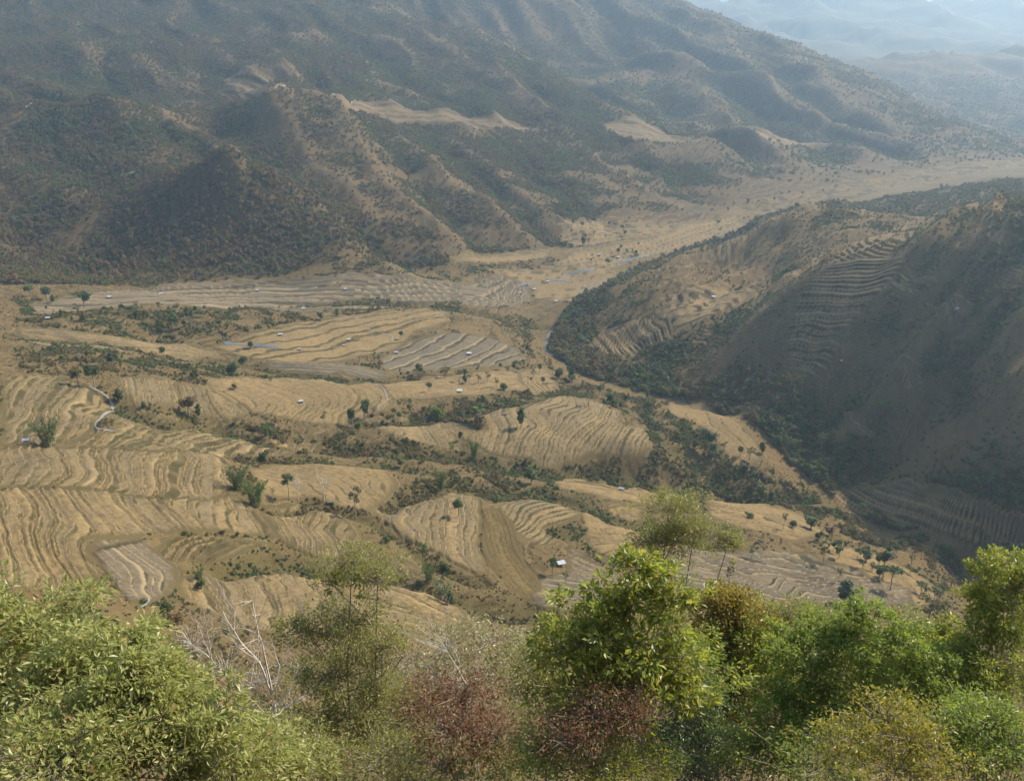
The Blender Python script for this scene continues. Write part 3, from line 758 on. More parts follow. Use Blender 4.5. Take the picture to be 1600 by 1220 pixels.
# vegetation cover used by the ground colours and by the planting
VEG = np.zeros(GX.shape, np.float32)
SCRUB = [  # outline, cover, plant size in metres
 ([(200,637),(330,652),(420,668),(500,690),(560,680),(700,690),(760,712),(830,722),(860,735),(940,722),(1010,732),(1050,760),(1000,766),(900,738),(800,738),(650,722),(500,708),(430,714),(400,722),(360,712),(495,706),(440,686),(340,664),(220,652)], 0.95, 3.2),
 ([(540,664),(560,640),(620,650),(690,632),(760,616),(830,611),(832,630),(770,648),(752,668),(690,664),(620,658)], 0.95, 3.2),
 ([(960,640),(1010,635),(1045,650),(1100,668),(1135,720),(1180,780),(1110,782),(1050,765),(1010,720),(1010,690),(1000,662)], 0.75, 3.4),
 ([(880,722),(940,712),(1010,720),(1045,765),(990,768),(920,745)], 0.9, 3.4),
 ([(1100,702),(1180,735),(1260,765),(1330,805),(1430,835),(1500,870),(1580,900),(1580,930),(1480,890),(1400,860),(1300,825),(1240,800),(1160,780)], 0.85, 3.6),
 ([(600,790),(620,768),(690,742),(760,735),(860,742),(905,770),(860,782),(780,792),(745,775),(690,764),(640,785)], 0.85, 3.0),
 ([(355,888),(385,868),(415,852),(455,862),(440,884),(380,897)], 0.95, 2.2),
 ([(410,780),(520,780),(560,795),(585,815),(560,812),(520,792),(414,794)], 0.8, 2.2),
 ([(355,730),(395,735),(414,770),(414,798),(380,785),(358,765)], 0.8, 2.4),
 ([(30,465),(180,482),(330,490),(440,480),(480,500),(400,518),(330,525),(200,532),(100,522),(30,505)], 0.6, 3.6),
 ([(30,535),(200,552),(330,575),(420,590),(440,600),(340,596),(300,600),(180,588),(30,582)], 0.55, 3.4),
 ([(180,588),(240,586),(300,595),(350,615),(400,645),(440,660),(400,662),(330,640),(285,615),(270,598)], 0.5, 2.6),
 ([(630,872),(690,880),(705,915),(650,918)], 0.8, 2.6),
 ([(520,482),(560,472),(600,480),(600,492),(530,500)], 0.8, 3.2),
 ([(530,572),(560,556),(612,545),(606,575),(590,598),(540,590)], 0.7, 3.2),
 ([(540,470),(640,460),(700,455),(712,470),(720,490),(690,480),(600,478)], 0.85, 3.4),
 ([(430,438),(520,442),(600,440),(640,434),(640,420),(560,425)], 0.6, 3.4),
 ([(700,415),(730,418),(860,405),(900,410),(850,425),(760,428),(712,440),(640,428)], 0.75, 3.6),
 ([(765,500),(800,492),(830,500),(830,545),(870,575),(880,600),(860,575),(820,550),(790,520)], 0.55, 3.0),
 ([(860,590),(920,600),(1000,622),(1060,628),(1010,640),(950,635),(880,618)], 0.65, 3.2),
 ([(850,820),(905,805),(930,830),(900,850),(870,842)], 0.8, 2.6),
 ([(930,775),(1000,790),(1010,830),(980,860),(940,850),(910,800)], 0.4, 2.4),
 ([(1100,825),(1160,826),(1240,845),(1300,850),(1290,872),(1210,862),(1110,856)], 0.5, 2.8),
 ([(1290,850),(1380,850),(1480,890),(1500,930),(1420,915),(1350,890),(1290,875)], 0.4, 2.8),
 ([(250,905),(330,900),(360,930),(420,960),(400,1000),(300,1000),(240,950)], 0.5, 2.2),
 ([(600,900),(760,905),(840,945),(800,985),(640,985),(560,960)], 0.35, 2.0),
 ([(690,535),(740,540),(700,550),(650,560)], 0.0, 2.0),
 ([(440,400),(560,430),(640,425),(600,405)], 0.9, 4.0),
]
SIZE = np.full(GX.shape, 2.4, np.float32)
for poly, cover, sz in SCRUB:
    m = in_poly(hits(poly), GX + 9 * WXN, GY + 9 * WYN) & ~IN_RIGHT
    idx = np.nonzero(m)[0]
    VEG[idx] = np.maximum(VEG[idx], cover * smooth(-0.38, 0.38, fbm(GX[idx] / 26, GY[idx] / 26, 77, 3)))
    SIZE[idx] = sz
nz = fbm(GX / 190, GY / 190, 81, 4)
VEG = np.where(IN_MOUNT, np.clip(0.80 + 0.7 * nz, 0.22, 1.0), VEG)
# bare golden grass on the spurs next to the valley floor
lowm = IN_MOUNT & (DF < 330) & (GX > -260)
VEG = np.where(lowm, np.clip(0.50 + 1.1 * fbm(GX / 150, GY / 70, 83, 3), 0.16, 0.95), VEG)
VEG = np.where(IN_FAR, np.clip(0.62 + 1.2 * fbm(GX / 280, GY / 90, 84, 4), 0.10, 1.0), VEG)
nr = fbm(GX / 55, GY / 55, 85, 4, 0.6)
gul = np.clip((-(H0 - BASE)) / 9.0, -1, 1) * IN_RIGHT
VEG = np.where(IN_RIGHT, np.clip(0.36 + 0.65 * nr + 0.55 * gul + 0.45 * np.exp(-(DR / 55) ** 2), 0.22, 1.0), VEG)
RTER = (smooth(0.02, 0.22, fbm(GX / 120, GY / 120, 99, 2)) * IN_RIGHT * smooth(45, 80, DR)).astype(np.float32)
VEG = np.where(IN_RIGHT, VEG * (1 - 0.75 * RTER), VEG)
VEG = np.where(IN_MOUNT, VEG * (1 - 0.42 * smooth(2, 10, FOLD)), VEG)
VEG = np.where(IN_RIGHT & (GY > 1440) & (DR > 30), np.clip(0.85 + 0.5 * nr, 0.3, 1), VEG)
cone = np.exp(-(((GX + 420) / 230) ** 2 + ((GY - 1430) / 150) ** 2)) * IN_MOUNT
VEG = np.maximum(VEG, 0.9 * smooth(0.25, 0.5, cone))
crest = np.clip((H0 - BASE) / 16.0, -1, 1)
VEG = np.where(IN_MOUNT, np.clip(VEG - 0.28 * crest, 0.16, 1), VEG)
# hedges and weeds along field edges and gullies
vmask = ~IN_MOUNT & ~IN_RIGHT & (FID < 0)
vi2 = np.nonzero(vmask & (GY > 240) & (GY < 1500))[0]
nfe = np.full(len(vi2), 1e9)
for wp in FPOLY:
    P_ = np.array(wp)
    bb = (GX[vi2] > P_[:, 0].min() - 12) & (GX[vi2] < P_[:, 0].max() + 12) & (GY[vi2] > P_[:, 1].min() - 12) & (GY[vi2] < P_[:, 1].max() + 12)
    j_ = np.nonzero(bb)[0]
    nfe[j_] = np.minimum(nfe[j_], edge_dist(wp, GX[vi2[j_]], GY[vi2[j_]]))
hn = fbm(GX[vi2] / 34, GY[vi2] / 34, 88, 3)
hedge = np.exp(-(nfe / 7.0) ** 2) * smooth(0.05, 0.5, hn) * 0.7
gv = np.exp(-(DG[vi2] / 0.75) ** 2) * smooth(-0.5, 0.3, fbm(GX[vi2] / 28, GY[vi2] / 28, 89, 3)) * 1.0
loose = 0.12 * smooth(0.05, 0.5, fbm(GX[vi2] / 70, GY[vi2] / 70, 90, 3))
VEG[vi2] = np.maximum(VEG[vi2], np.maximum(np.maximum(hedge, gv), loose))
near = (GY < 330) & (GY > 150)
VEG = np.where(near, np.maximum(VEG, 0.5 * smooth(-0.4, 0.4, fbm(GX / 25, GY / 25, 95, 3))), VEG)
VEG = np.where(FID >= 0, 0, VEG).astype(np.float32)
flat_ = IN_MOUNT & (GX > 100)
VEG = np.where(flat_, VEG * smooth(10, 170, DF + 130 * fbm(GX / 150, GY / 40, 97, 3)), VEG).astype(np.float32)
VEG *= (DR > 4)

# rough contour terraces on the rest of the valley
idx = np.nonzero((~IN_MOUNT | ((DF < 280) & (GX > -150))) & ~IN_RIGHT & (FID < 0) & (GY > 240) & (DR > 22))[0]
x, y = GX[idx], GY[idx]
step = 2.5 + 1.1 * (fbm(x / 210, y / 210, 91, 2) > 0.05) + 1.2 * IN_MOUNT[idx]
t = -(H0[idx] / step) + 0.5 * fbm(x / 30, y / 30, 92, 3)
fr = t - np.floor(t)
w = (1 - VEG[idx]) ** 2 * smooth(-0.55, -0.10, fbm(x / 95, y / 95, 93, 3))
prof = np.where(fr < 0.68, fr / 0.68 - 0.5, 0.5 - (fr - 0.68) / 0.32)
H[idx] += prof * np.minimum(step * 0.8, 2.2) * w
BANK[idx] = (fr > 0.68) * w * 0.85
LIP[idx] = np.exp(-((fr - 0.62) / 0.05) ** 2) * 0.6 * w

# faint abandoned terraces on the hill across the river
idx = np.nonzero(IN_RIGHT & (FID < 0) & (GY > 840) & (GY < 1400) & (DR > 45))[0]
x, y = GX[idx], GY[idx]
t = -(H0[idx] / 3.0) + 0.3 * fbm(x / 40, y / 40, 98, 2)
fr = t - np.floor(t)
w = RTER[idx]
prof = np.where(fr < 0.62, fr / 0.62 - 0.5, 0.5 - (fr - 0.62) / 0.38)
H[idx] += prof * 2.2 * w
BANK[idx] = (fr > 0.62) * w * 0.8
LIP[idx] = (fr < 0.5) * w * 0.25

# ------------------------------------------------------------------ terrain meshes
WEED = np.clip(np.maximum(VEG, 0.9 * np.exp(-(DG / 1.15) ** 2) * (FID < 0)), 0, 1).astype(np.float32)
GZ = H
VERTS = np.stack([GX, GY, GZ], 1).astype(np.float32)
ii = (np.arange(NV - 1)[:, None] * NU + np.arange(NU - 1)[None, :]).ravel()
QUADS = np.stack([ii, ii + 1, ii + NU + 1, ii + NU], 1)
qf = FID[ii]
qt = np.floor(TT[ii]).astype(int)
qy = GY[ii]
region = np.zeros(len(ii), np.int32)
region[IN_RIGHT[ii]] = 1
region[IN_MOUNT[ii]] = 2
region[IN_FAR[ii]] = 3
region[(qy < 235)] = 4

def submesh(name, sel, mat):
    q = QUADS[sel]
    used = np.unique(q)
    remap = np.searchsorted(used, q)
    return np_mesh(name, VERTS[used], remap, mat, True, {'veg': VEG[used], 'bank': BANK[used], 'lip': LIP[used], 'edge': EDGE[used], 'weed': WEED[used]})

for rid, nm, mt, lab in ((0, 'valley_floor', M['valley'], 'dry grassy valley ground between the terraced fields'),
                     (1, 'hillside', M['hill'], 'shaded scrubby hillside rising across the river'),
                     (2, 'mountainside', M['mountain'], 'dark forested mountainside with spurs above the valley'),
                     (3, 'mountainside', M['mountain'], 'hazy sunlit mountain ridge behind the nearer mountainside'),
                     (4, 'slope', M['slope'], 'steep slope falling away under the foreground trees')):
    o = link(nm, submesh(nm, (qf < 0) & (region == rid), mt))
    tag(o, lab, kind='structure')

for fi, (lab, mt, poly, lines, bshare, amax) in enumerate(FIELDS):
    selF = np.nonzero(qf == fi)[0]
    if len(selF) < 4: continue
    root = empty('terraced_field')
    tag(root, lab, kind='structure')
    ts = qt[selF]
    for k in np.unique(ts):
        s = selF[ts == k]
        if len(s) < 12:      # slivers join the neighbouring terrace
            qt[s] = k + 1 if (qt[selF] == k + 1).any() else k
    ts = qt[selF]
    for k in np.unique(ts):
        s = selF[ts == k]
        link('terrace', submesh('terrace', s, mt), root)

def ground(x, y): return float(lookup(GZ, x, y)[0])
# ------------------------------------------------------------------ distant ranges
def range_mesh(x0, x1, y0, y1, nx, ny, crest, base, seed, amp):
    X, Y = np.meshgrid(np.linspace(x0, x1, nx), np.linspace(y0, y1, ny))
    X = X.ravel(); Y = Y.ravel()
    t = (Y - y0) / (y1 - y0)
    prof = np.clip(1 - np.abs(t - 0.55) / 0.55, 0, 1) ** 0.9
    cr = np.interp(X, [c[0] for c in crest], [c[1] for c in crest])
    Z = base + prof * cr + prof ** 0.5 * amp * (spurs(X, Y, math.radians(-60), 520, 2200, seed) + 0.5 * fbm(X / 900, Y / 900, seed + 3, 5))
    V = np.stack([X, Y, Z], 1)
    i = (np.arange(ny - 1)[:, None] * nx + np.arange(nx - 1)[None, :]).ravel()
    return V, np.stack([i, i + 1, i + nx + 1, i + nx], 1)
for (args, lab) in (
    ((-4000, 12000, 5000, 10500, 220, 100, [(-4000, 470), (2400, 480), (3600, 420), (5400, 560), (12000, 800)], -40, 301, 190), 'pale hazy range behind the far valley bend'),
    ((-4000, 28000, 11500, 22000, 170, 80, [(-4000, 1250), (6000, 1250), (10000, 1450), (28000, 1800)], -40, 331, 420), 'faint pale range fading into the bright haze'),
):
    V, F = range_mesh(*args)
    o = link('distant_mountains', np_mesh('distant_mountains', V, F, M['far'], True, {'weed': np.full(len(V), 0.5)}))
    tag(o, lab, kind='structure')
# low ground joining valley and distant ranges
V, F = range_mesh(-8000, 30000, 2500, 27000, 40, 40, [(-8000, 0), (30000, 0)], -60, 351, 0)
o = link('plain', np_mesh('plain', V, F, M['far'], True, {'weed': np.zeros(len(V))}))
tag(o, 'low ground under the distant ranges', kind='structure')

# ------------------------------------------------------------------ haze
def box_mesh(name, x0, x1, y0, y1, z0, z1):
    V = [(x, y, z) for z in (z0, z1) for y in (y0, y1) for x in (x0, x1)]
    F = [(0, 2, 3, 1), (4, 5, 7, 6), (0, 1, 5, 4), (2, 6, 7, 3), (0, 4, 6, 2), (1, 3, 7, 5)]
    return np_mesh(name, V, F, None, False)
hm = bpy.data.materials.new('haze')
hm.use_nodes = True
nt = hm.node_tree
nt.nodes.remove(nt.nodes['Principled BSDF'])
pvn = nt.nodes.new('ShaderNodeVolumePrincipled')
pvn.inputs['Color'].default_value = (0.58, 0.785, 1.0, 1)
pvn.inputs['Density'].default_value = 8e-5
pvn.inputs['Anisotropy'].default_value = 0.58
nt.links.new(pvn.outputs[0], nt.nodes['Material Output'].inputs['Volume'])
zmin = float(GZ.min()) - 3
hz = link('haze', box_mesh('haze', -8500, 30500, -400, 27500, min(zmin, -64), 2700))
hz.data.materials.append(hm)
tag(hz, 'thin blue haze filling the valley air', kind='stuff')
# ------------------------------------------------------------------ planting
def leaf_cloud(n, cen, rad, size, rng, shell=0.55, up=0.35, flat=1.0):
    """n bent leaf-cluster faces spread through an ellipsoid"""
    d = rng.normal(size=(n, 3)); d /= np.linalg.norm(d, axis=1)[:, None]
    r = shell + (1 - shell) * rng.random(n) ** 0.6
    r = np.where(rng.random(n) < 0.25, rng.random(n), r)
    p = np.array(cen) + d * r[:, None] * np.array(rad)
    nrm = d + rng.normal(size=(n, 3)) * 0.55 + np.array([0, 0, up])
    nrm /= np.linalg.norm(nrm, axis=1)[:, None]
    a = np.cross(nrm, rng.normal(size=(n, 3))); a /= np.linalg.norm(a, axis=1)[:, None]
    b = np.cross(nrm, a)
    s = size * (0.6 + 0.8 * rng.random(n))[:, None]
    V = np.stack([p - a * s * 1.25, p - b * s * 0.75 * flat + nrm * s * 0.25, p + a * s * 1.25, p + b * s * 0.75 * flat + nrm * s * 0.25], 1).reshape(-1, 3)
    k = np.arange(n)[:, None] * 4
    F = np.concatenate([k + np.array([0, 1, 2]), k + np.array([0, 2, 3])], 0)
    return V, F

def tube(path, r0, r1, sides=5):
    P = np.array(path, float); n = len(P)
    V = []
    for i in range(n):
        t = P[min(i + 1, n - 1)] - P[max(i - 1, 0)]
        t /= np.linalg.norm(t) + 1e-9
        ref = np.array([1.0, 0, 0]) if abs(t[0]) < 0.8 else np.array([0, 1.0, 0])
        a = np.cross(t, ref); a /= np.linalg.norm(a); b = np.cross(t, a)
        r = r0 + (r1 - r0) * i / (n - 1)
        for k in range(sides):
            q = 2 * math.pi * k / sides
            V.append(P[i] + r * (math.cos(q) * a + math.sin(q) * b))
    F = []
    for i in range(n - 1):
        for k in range(sides):
            k2 = (k + 1) % sides
            A, B, C, D = i * sides + k, i * sides + k2, (i + 1) * sides + k2, (i + 1) * sides + k
            F.append((A, B, C)); F.append((A, C, D))
    return np.array(V), np.array(F)

def merge(parts):
    V, F, o = [], [], 0
    for v, f in parts:
        V.append(v); F.append(np.asarray(f) + o); o += len(v)
    return np.concatenate(V), np.concatenate(F)

M['bark'] = plain_mat('bark', (0.20, 0.16, 0.115), (0.36, 0.30, 0.23), 6.0, 0.9)
M['pale_bark'] = plain_mat('pale_bark', (0.42, 0.37, 0.31), (0.62, 0.57, 0.5), 8.0, 0.85)
FOL = dict(
    dark=leaf_mat('dark_foliage', (0.042, 0.068, 0.026), (0.058, 0.088, 0.031), (0.078, 0.108, 0.036), 0.25, 0.6, 0.3, False),
    mid=leaf_mat('green_foliage', (0.068, 0.10, 0.03), (0.09, 0.125, 0.036), (0.12, 0.15, 0.044), 0.25, 0.6, 0.3, False),
    olive=leaf_mat('olive_foliage', (0.115, 0.102, 0.042), (0.14, 0.12, 0.05), (0.17, 0.145, 0.06), 0.2, 0.7, 0.3, False),
    brown=leaf_mat('brown_foliage', (0.15, 0.098, 0.055), (0.185, 0.122, 0.068), (0.215, 0.145, 0.08), 0.15, 0.8, 0.25, False),
    rust=leaf_mat('rusty_foliage', (0.145, 0.082, 0.047), (0.175, 0.10, 0.057), (0.20, 0.122, 0.068), 0.15, 0.8, 0.25, False),
    bright=leaf_mat('bright_foliage', (0.075, 0.14, 0.026), (0.10, 0.17, 0.034), (0.135, 0.19, 0.042), 0.25, 0.55, 0.35, False),
)
tmpl = bpy.data.collections.new('plant_templates')
rng = np.random.default_rng(11)
TM = []
def template(name, V, F, mats, mi=None):
    me = np_mesh(name, V, F, None, False)
    for m in mats: me.materials.append(m)
    if mi is not None: me.polygons.foreach_set('material_index', np.asarray(mi, np.int32))
    o = bpy.data.objects.new('%02d_' % len(TM) + name, me)
    tmpl.objects.link(o)
    TM.append(o)
ORDER = ['dark', 'mid', 'olive', 'brown', 'rust', 'bright']
for key in ORDER:             # two bushes and one small tree of each colour, one metre in radius
    for k in range(3):
        if k < 2:
            parts = [leaf_cloud(46, (0, 0, 0.55), (0.95, 0.95, 0.75), 0.26, rng)]
            for q in range(3):
                a = rng.random() * 6.28
                parts.append(leaf_cloud(16, (0.55 * math.cos(a), 0.55 * math.sin(a), 0.6 + 0.5 * rng.random()), (0.5, 0.5, 0.45), 0.22, rng))
        else:
            parts = [leaf_cloud(50, (0, 0, 1.55), (0.85, 0.85, 0.95), 0.25, rng), leaf_cloud(26, (0.35, 0.2, 2.15), (0.5, 0.5, 0.5), 0.22, rng),
                     leaf_cloud(20, (-0.4, -0.1, 1.2), (0.5, 0.5, 0.4), 0.22, rng)]
        V, F = merge(parts)
        mi = np.zeros(len(F), int)
        if k == 2:
            tv, tf = tube([(0, 0, -0.5), (0.03, 0, 0.6), (0, 0.04, 1.6)], 0.09, 0.04, 4)
            n0 = len(F); V, F = merge([(V, F), (tv, tf)])
            mi = np.concatenate([mi, np.ones(len(tf), int)])
        template(key + '_plant', V, F, [FOL[key], M['bark']], mi)

def plant_group():
    g = bpy.data.node_groups.new('planting', 'GeometryNodeTree')
    g.interface.new_socket('Geometry', in_out='INPUT', socket_type='NodeSocketGeometry')
    g.interface.new_socket('Geometry', in_out='OUTPUT', socket_type='NodeSocketGeometry')
    N = g.nodes; L = g.links
    gi = N.new('NodeGroupInput'); go = N.new('NodeGroupOutput')
    ci = N.new('GeometryNodeCollectionInfo')
    ci.inputs['Collection'].default_value = tmpl
    ci.inputs['Separate Children'].default_value = True
    ci.inputs['Reset Children'].default_value = True
    io = N.new('GeometryNodeInstanceOnPoints')
    io.inputs['Pick Instance'].default_value = True
    def na(nm, t):
        a = N.new('GeometryNodeInputNamedAttribute'); a.data_type = t
        a.inputs['Name'].default_value = nm
        return a.outputs[0]
    L.new(gi.outputs[0], io.inputs['Points'])
    L.new(ci.outputs[0], io.inputs['Instance'])
    L.new(na('variant', 'INT'), io.inputs['Instance Index'])
    cx = N.new('ShaderNodeCombineXYZ')
    L.new(na('turn', 'FLOAT'), cx.inputs[2])
    L.new(cx.outputs[0], io.inputs['Rotation'])
    L.new(na('size', 'FLOAT'), io.inputs['Scale'])
    L.new(io.outputs[0], go.inputs[0])
    return g
PG = plant_group()

def plant(name, label, P, size, variant):
    me = bpy.data.meshes.new(name)
    n = len(P)
    me.vertices.add(n); me.vertices.foreach_set('co', np.asarray(P, np.float32).ravel())
    a = me.attributes.new('size', 'FLOAT', 'POINT'); a.data.foreach_set('value', np.asarray(size, np.float32))
    a = me.attributes.new('turn', 'FLOAT', 'POINT'); a.data.foreach_set('value', (RNG.random(n) * 6.28).astype(np.float32))
    a = me.attributes.new('variant', 'INT', 'POINT'); a.data.foreach_set('value', np.asarray(variant, np.int32))
    o = link(name, me)
    md = o.modifiers.new('planting', 'NODES'); md.node_group = PG
    tag(o, label, kind='stuff')
    print(name, n)
    return o

qx = GX[ii] * 0.25 + GX[ii + 1] * 0.25 + GX[ii + NU] * 0.25 + GX[ii + NU + 1] * 0.25
qyc = GY[ii] * 0.5 + GY[ii + NU] * 0.5
qz = (GZ[ii] + GZ[ii + 1] + GZ[ii + NU] + GZ[ii + NU + 1]) / 4
qa = (GY[ii + NU] - GY[ii]) * (GX[ii + 1] - GX[ii])
qveg = VEG[ii]
qu = np.abs(qx / (qyc + U0))
def scatter(sel, dens, cull=True):
    e = qa * qveg * dens * sel
    k = np.nonzero(RNG.random(len(e)) < e)[0]
    rep = k
    jx = (RNG.random(len(rep)) - 0.5) * (GX[ii[rep] + 1] - GX[ii[rep]])
    jy = (RNG.random(len(rep)) - 0.5) * (GY[ii[rep] + NU] - GY[ii[rep]])
    return rep, np.stack([qx[rep] + jx, qyc[rep] + jy, qz[rep] - 0.25], 1)

def choose(probs, form):
    """probs (n,6) over ORDER -> template number; form = chance of the small tree"""
    c = np.cumsum(probs, 1); c /= c[:, -1:]
    k = (RNG.random(len(c))[:, None] > c).sum(1)
    tree = RNG.random(len(c)) < form
    return k * 3 + np.where(tree, 2, RNG.integers(0, 2, len(c)))

inview = (qu < 0.62)
def mixture(P, kind):
    n1 = fbm(P[:, 0] / 130, P[:, 1] / 130, 601, 3)
    n2 = fbm(P[:, 0] / 45, P[:, 1] / 45, 602, 3)
    g = smooth(-0.35, 0.45, n1 + 0.5 * n2)
    one = np.ones(len(P))
    if kind in ('mountain', 'hill'):
        fo = np.clip(lookup(FOLD, P[:, 0], P[:, 1]) / 12.0, -1, 1)
        g = np.clip(g - 0.55 * fo, 0.02, 1)
    if kind == 'mountain':
        hill = np.exp(-(((P[:, 0] + 430) / 260) ** 2 + ((P[:, 1] - 1430) / 170) ** 2))
        return np.stack([0.15 * g, 0.6 * g + 0.04, 1.3 * one, 1.1 * (1 - g) + 1.4 * hill, 0.8 * (1 - g) + 2.2 * hill, 0.06 * g], 1)
    if kind == 'far':
        return np.stack([0.5 * g + 0.1, 1.0 * g + 0.15, 0.9 * one, 0.4 * (1 - g), 0.2 * (1 - g), 0.3 * g], 1)
    if kind == 'hill':
        hc = smooth(1400, 1500, P[:, 1])
        return np.stack([0.9 * g + 0.06, 0.7 * g + 0.08, 0.8 * one, 0.5 * (1 - g) + 0.5 * hc, 0.2 * (1 - g) + 0.9 * hc, 0.06 * g], 1)
    return np.stack([0.5 * g + 0.1, 0.8 * g + 0.12, 1.0 * one, 0.9 * (1 - g), 0.35 * (1 - g), 0.25 * g], 1)

k, P = scatter((region == 2) & inview & (qf < 0), 1 / 24.0)
plant('forest', 'dense dry forest clothing the shaded mountainside', P, RNG.uniform(1.5, 3.5, len(P)) * (0.7 + 0.45 * qveg[k]), choose(mixture(P, 'mountain'), 0.45))
k, P = scatter((region == 3) & inview & (qf < 0) & (qyc < 4300), 1 / 44.0)
plant('forest', 'hazy woodland on the far sunlit ridge', P, RNG.uniform(1.8, 3.8, len(P)), choose(mixture(P, 'far'), 0.4))
k, P = scatter((region == 1) & inview & (qf < 0) & (qyc < 1900), 1 / 6.0)
plant('scrub', 'dark bushes and small trees covering the hillside across the river', P, RNG.uniform(0.8, 2.9, len(P)) * (0.5 + 0.6 * qveg[k]) * (1 + 0.5 * np.exp(-(lookup(DR, P[:, 0], P[:, 1]) / 60) ** 2)), choose(mixture(P, 'hill'), 0.25))
qs = SIZE[ii]
k, P = scatter(((region == 0) | ((region == 4) & (qyc > 150))) & inview & (qf < 0), 1 / 3.8)
plant('scrub', 'bushes filling the ravines and banks between the fields', P, qs[k] * RNG.uniform(0.16, 0.62, len(P)) * (0.6 + 0.5 * qveg[k]), choose(mixture(P, 'valley'), 0.2))

e = qa * 0.05 * ((region == 0) & inview & (qf < 0) & (qyc < 1350)) * smooth(-0.45, 0.35, fbm(qx / 35, qyc / 35, 611, 3)) * (1 - qveg)
k = np.nonzero(RNG.random(len(e)) < e)[0]
P = np.stack([qx[k], qyc[k], qz[k] - 0.1], 1)
one = np.ones(len(P))
plant('dry_grass', 'tussocks of dry grass and weeds over the rough ground between fields', P, RNG.uniform(0.25, 0.75, len(P)), choose(np.stack([0.08 * one, 0.35 * one, 1.0 * one, 1.0 * one, 0.4 * one, 0.05 * one], 1), 0.0))
# ------------------------------------------------------------------ river, canals and tracks
def ribbon(pts, width, lift, seed=0, wob=0.2, step=6.0):
    P = np.array(pts, float)
    seg = np.concatenate([[0], np.cumsum(np.linalg.norm(np.diff(P, axis=0), axis=1))])
    s = np.arange(0, seg[-1], step)
    x = np.interp(s, seg, P[:, 0]); y = np.interp(s, seg, P[:, 1])
    for _ in range(4):
        x[1:-1] = (x[:-2] + 2 * x[1:-1] + x[2:]) / 4; y[1:-1] = (y[:-2] + 2 * y[1:-1] + y[2:]) / 4
    x = x + wob * width * fbm(s / 60, s * 0 + seed, 701, 3); y = y + wob * width * fbm(s / 60, s * 0 + seed, 703, 3)
    tx = np.gradient(x); ty = np.gradient(y); l = np.hypot(tx, ty); nx, ny = -ty / l, tx / l
    w = width * (0.75 + 0.5 * fbm(s / 45, s * 0 + seed + 9, 705, 3) * 1.2).clip(0.35, 1.6) / 2
    rows = []
    for k in np.linspace(-1, 1, 7):
        X = x + nx * w * k; Y = y + ny * w * k
        rows.append(np.stack([X, Y, lookup(GZ, X, Y) + lift], 1))
    V = np.stack(rows, 1).reshape(-1, 3)
    n = len(s); i = (np.arange(n - 1)[:, None] * 7 + np.arange(6)[None, :]).ravel()
    return V, np.stack([i, i + 1, i + 8, i + 7], 1)
M['gravel'] = plain_mat('river_gravel', (0.085, 0.068, 0.046), (0.165, 0.14, 0.105), 0.12, 0.9)
M['concrete'] = plain_mat('canal_concrete', (0.14, 0.13, 0.115), (0.20, 0.19, 0.172), 0.8, 0.85)
M['track'] = plain_mat('bare_track_soil', (0.19, 0.145, 0.095), (0.25, 0.20, 0.135), 0.5, 0.95)
wm, nt, b = new_mat('river_water')
b.inputs['Base Color'].default_value = (0.07, 0.085, 0.085, 1); b.inputs['Roughness'].default_value = 0.35; b.inputs['Specular IOR Level'].default_value = 0.25
bump(nt, b, noise(nt, wpos(nt), 0.8, 3), 0.25, 0.3)
def strip(name, label, pts, width, lift, mat, **kw):
    V, F = ribbon(pts, width, lift, **kw)
    return tag(link(name, np_mesh(name, V, F, mat)), label, kind='structure')
rp = [tuple(p) for p in RIV[4:9]]
strip('river_bed', 'pale gravel bed of the river winding between hill and fields', rp, 5, 0.45, M['gravel'], seed=1, wob=0.5)
strip('river', 'narrow stream in the pale gravel bed', rp, 1.6, 0.65, wm, seed=1, wob=1.4)
for nm, lab, line, w, mt in (
    ('canal', 'pale concrete canal winding between the left terraces', [(140,604),(165,618),(178,632),(165,645),(151,657),(147,667),(158,673),(188,675)], 2.6, M['concrete']),
    ('canal', 'thin pale canal curling round the tan field in the valley', [(588,600),(602,612),(606,626),(585,642)], 1.8, M['concrete']),
    ('canal', 'thin pale canal crossing the plateau of huts', [(574,514),(596,520),(615,525),(612,534)], 2.4, M['concrete']),
    ('pond', 'long narrow grey pond on the plateau below the huts', [(350,536),(380,538),(410,540),(436,545)], 9.0, wm),
    ('pond', 'flooded grey paddy left of the riverside huts', [(808,446),(826,443),(842,446)], 7.0, wm),
    ('pond', 'flooded grey paddy at the far side of the riverside flats', [(880,428),(905,425),(930,421)], 7.0, wm),
    ('pond', 'flooded grey paddy in the middle of the riverside flats', [(850,440),(872,437),(895,440)], 6.0, wm),
    ('gravel_bar', 'pale gravel bar in the river beside the hill foot', [(905,455),(930,446),(960,436),(985,425)], 11.0, M['gravel']),
    ('pond', 'flooded paddy beside the river below the far valley', [(960,412),(990,404),(1015,398)], 7.0, wm),
    ('path', 'bent footpath at the lower edge of the grey ploughed field', [(185,929),(212,932),(236,934),(232,943),(220,950)], 1.2, M['concrete']),
    ('track', 'pale dirt track cut across the dark left mountainside', [(110,287),(150,281),(200,272),(265,265)], 9.0, M['track']),
    ('track', 'faint dirt track high on the left mountain edge', [(40,168),(90,152),(132,146)], 7.0, M['track']),
    ('track', 'pale track over the crest of the middle hill', [(430,139),(470,138),(520,148),(560,158)], 7.0, M['track']),
    ('path', 'pale path climbing the crest above the hillside terraces', [(1262,428),(1300,410),(1340,393),(1385,376)], 3.4, M['track']),
):
    strip(nm, lab, hits(line), w, 0.35, mt, seed=len(line), wob=0.1, step=3.0)

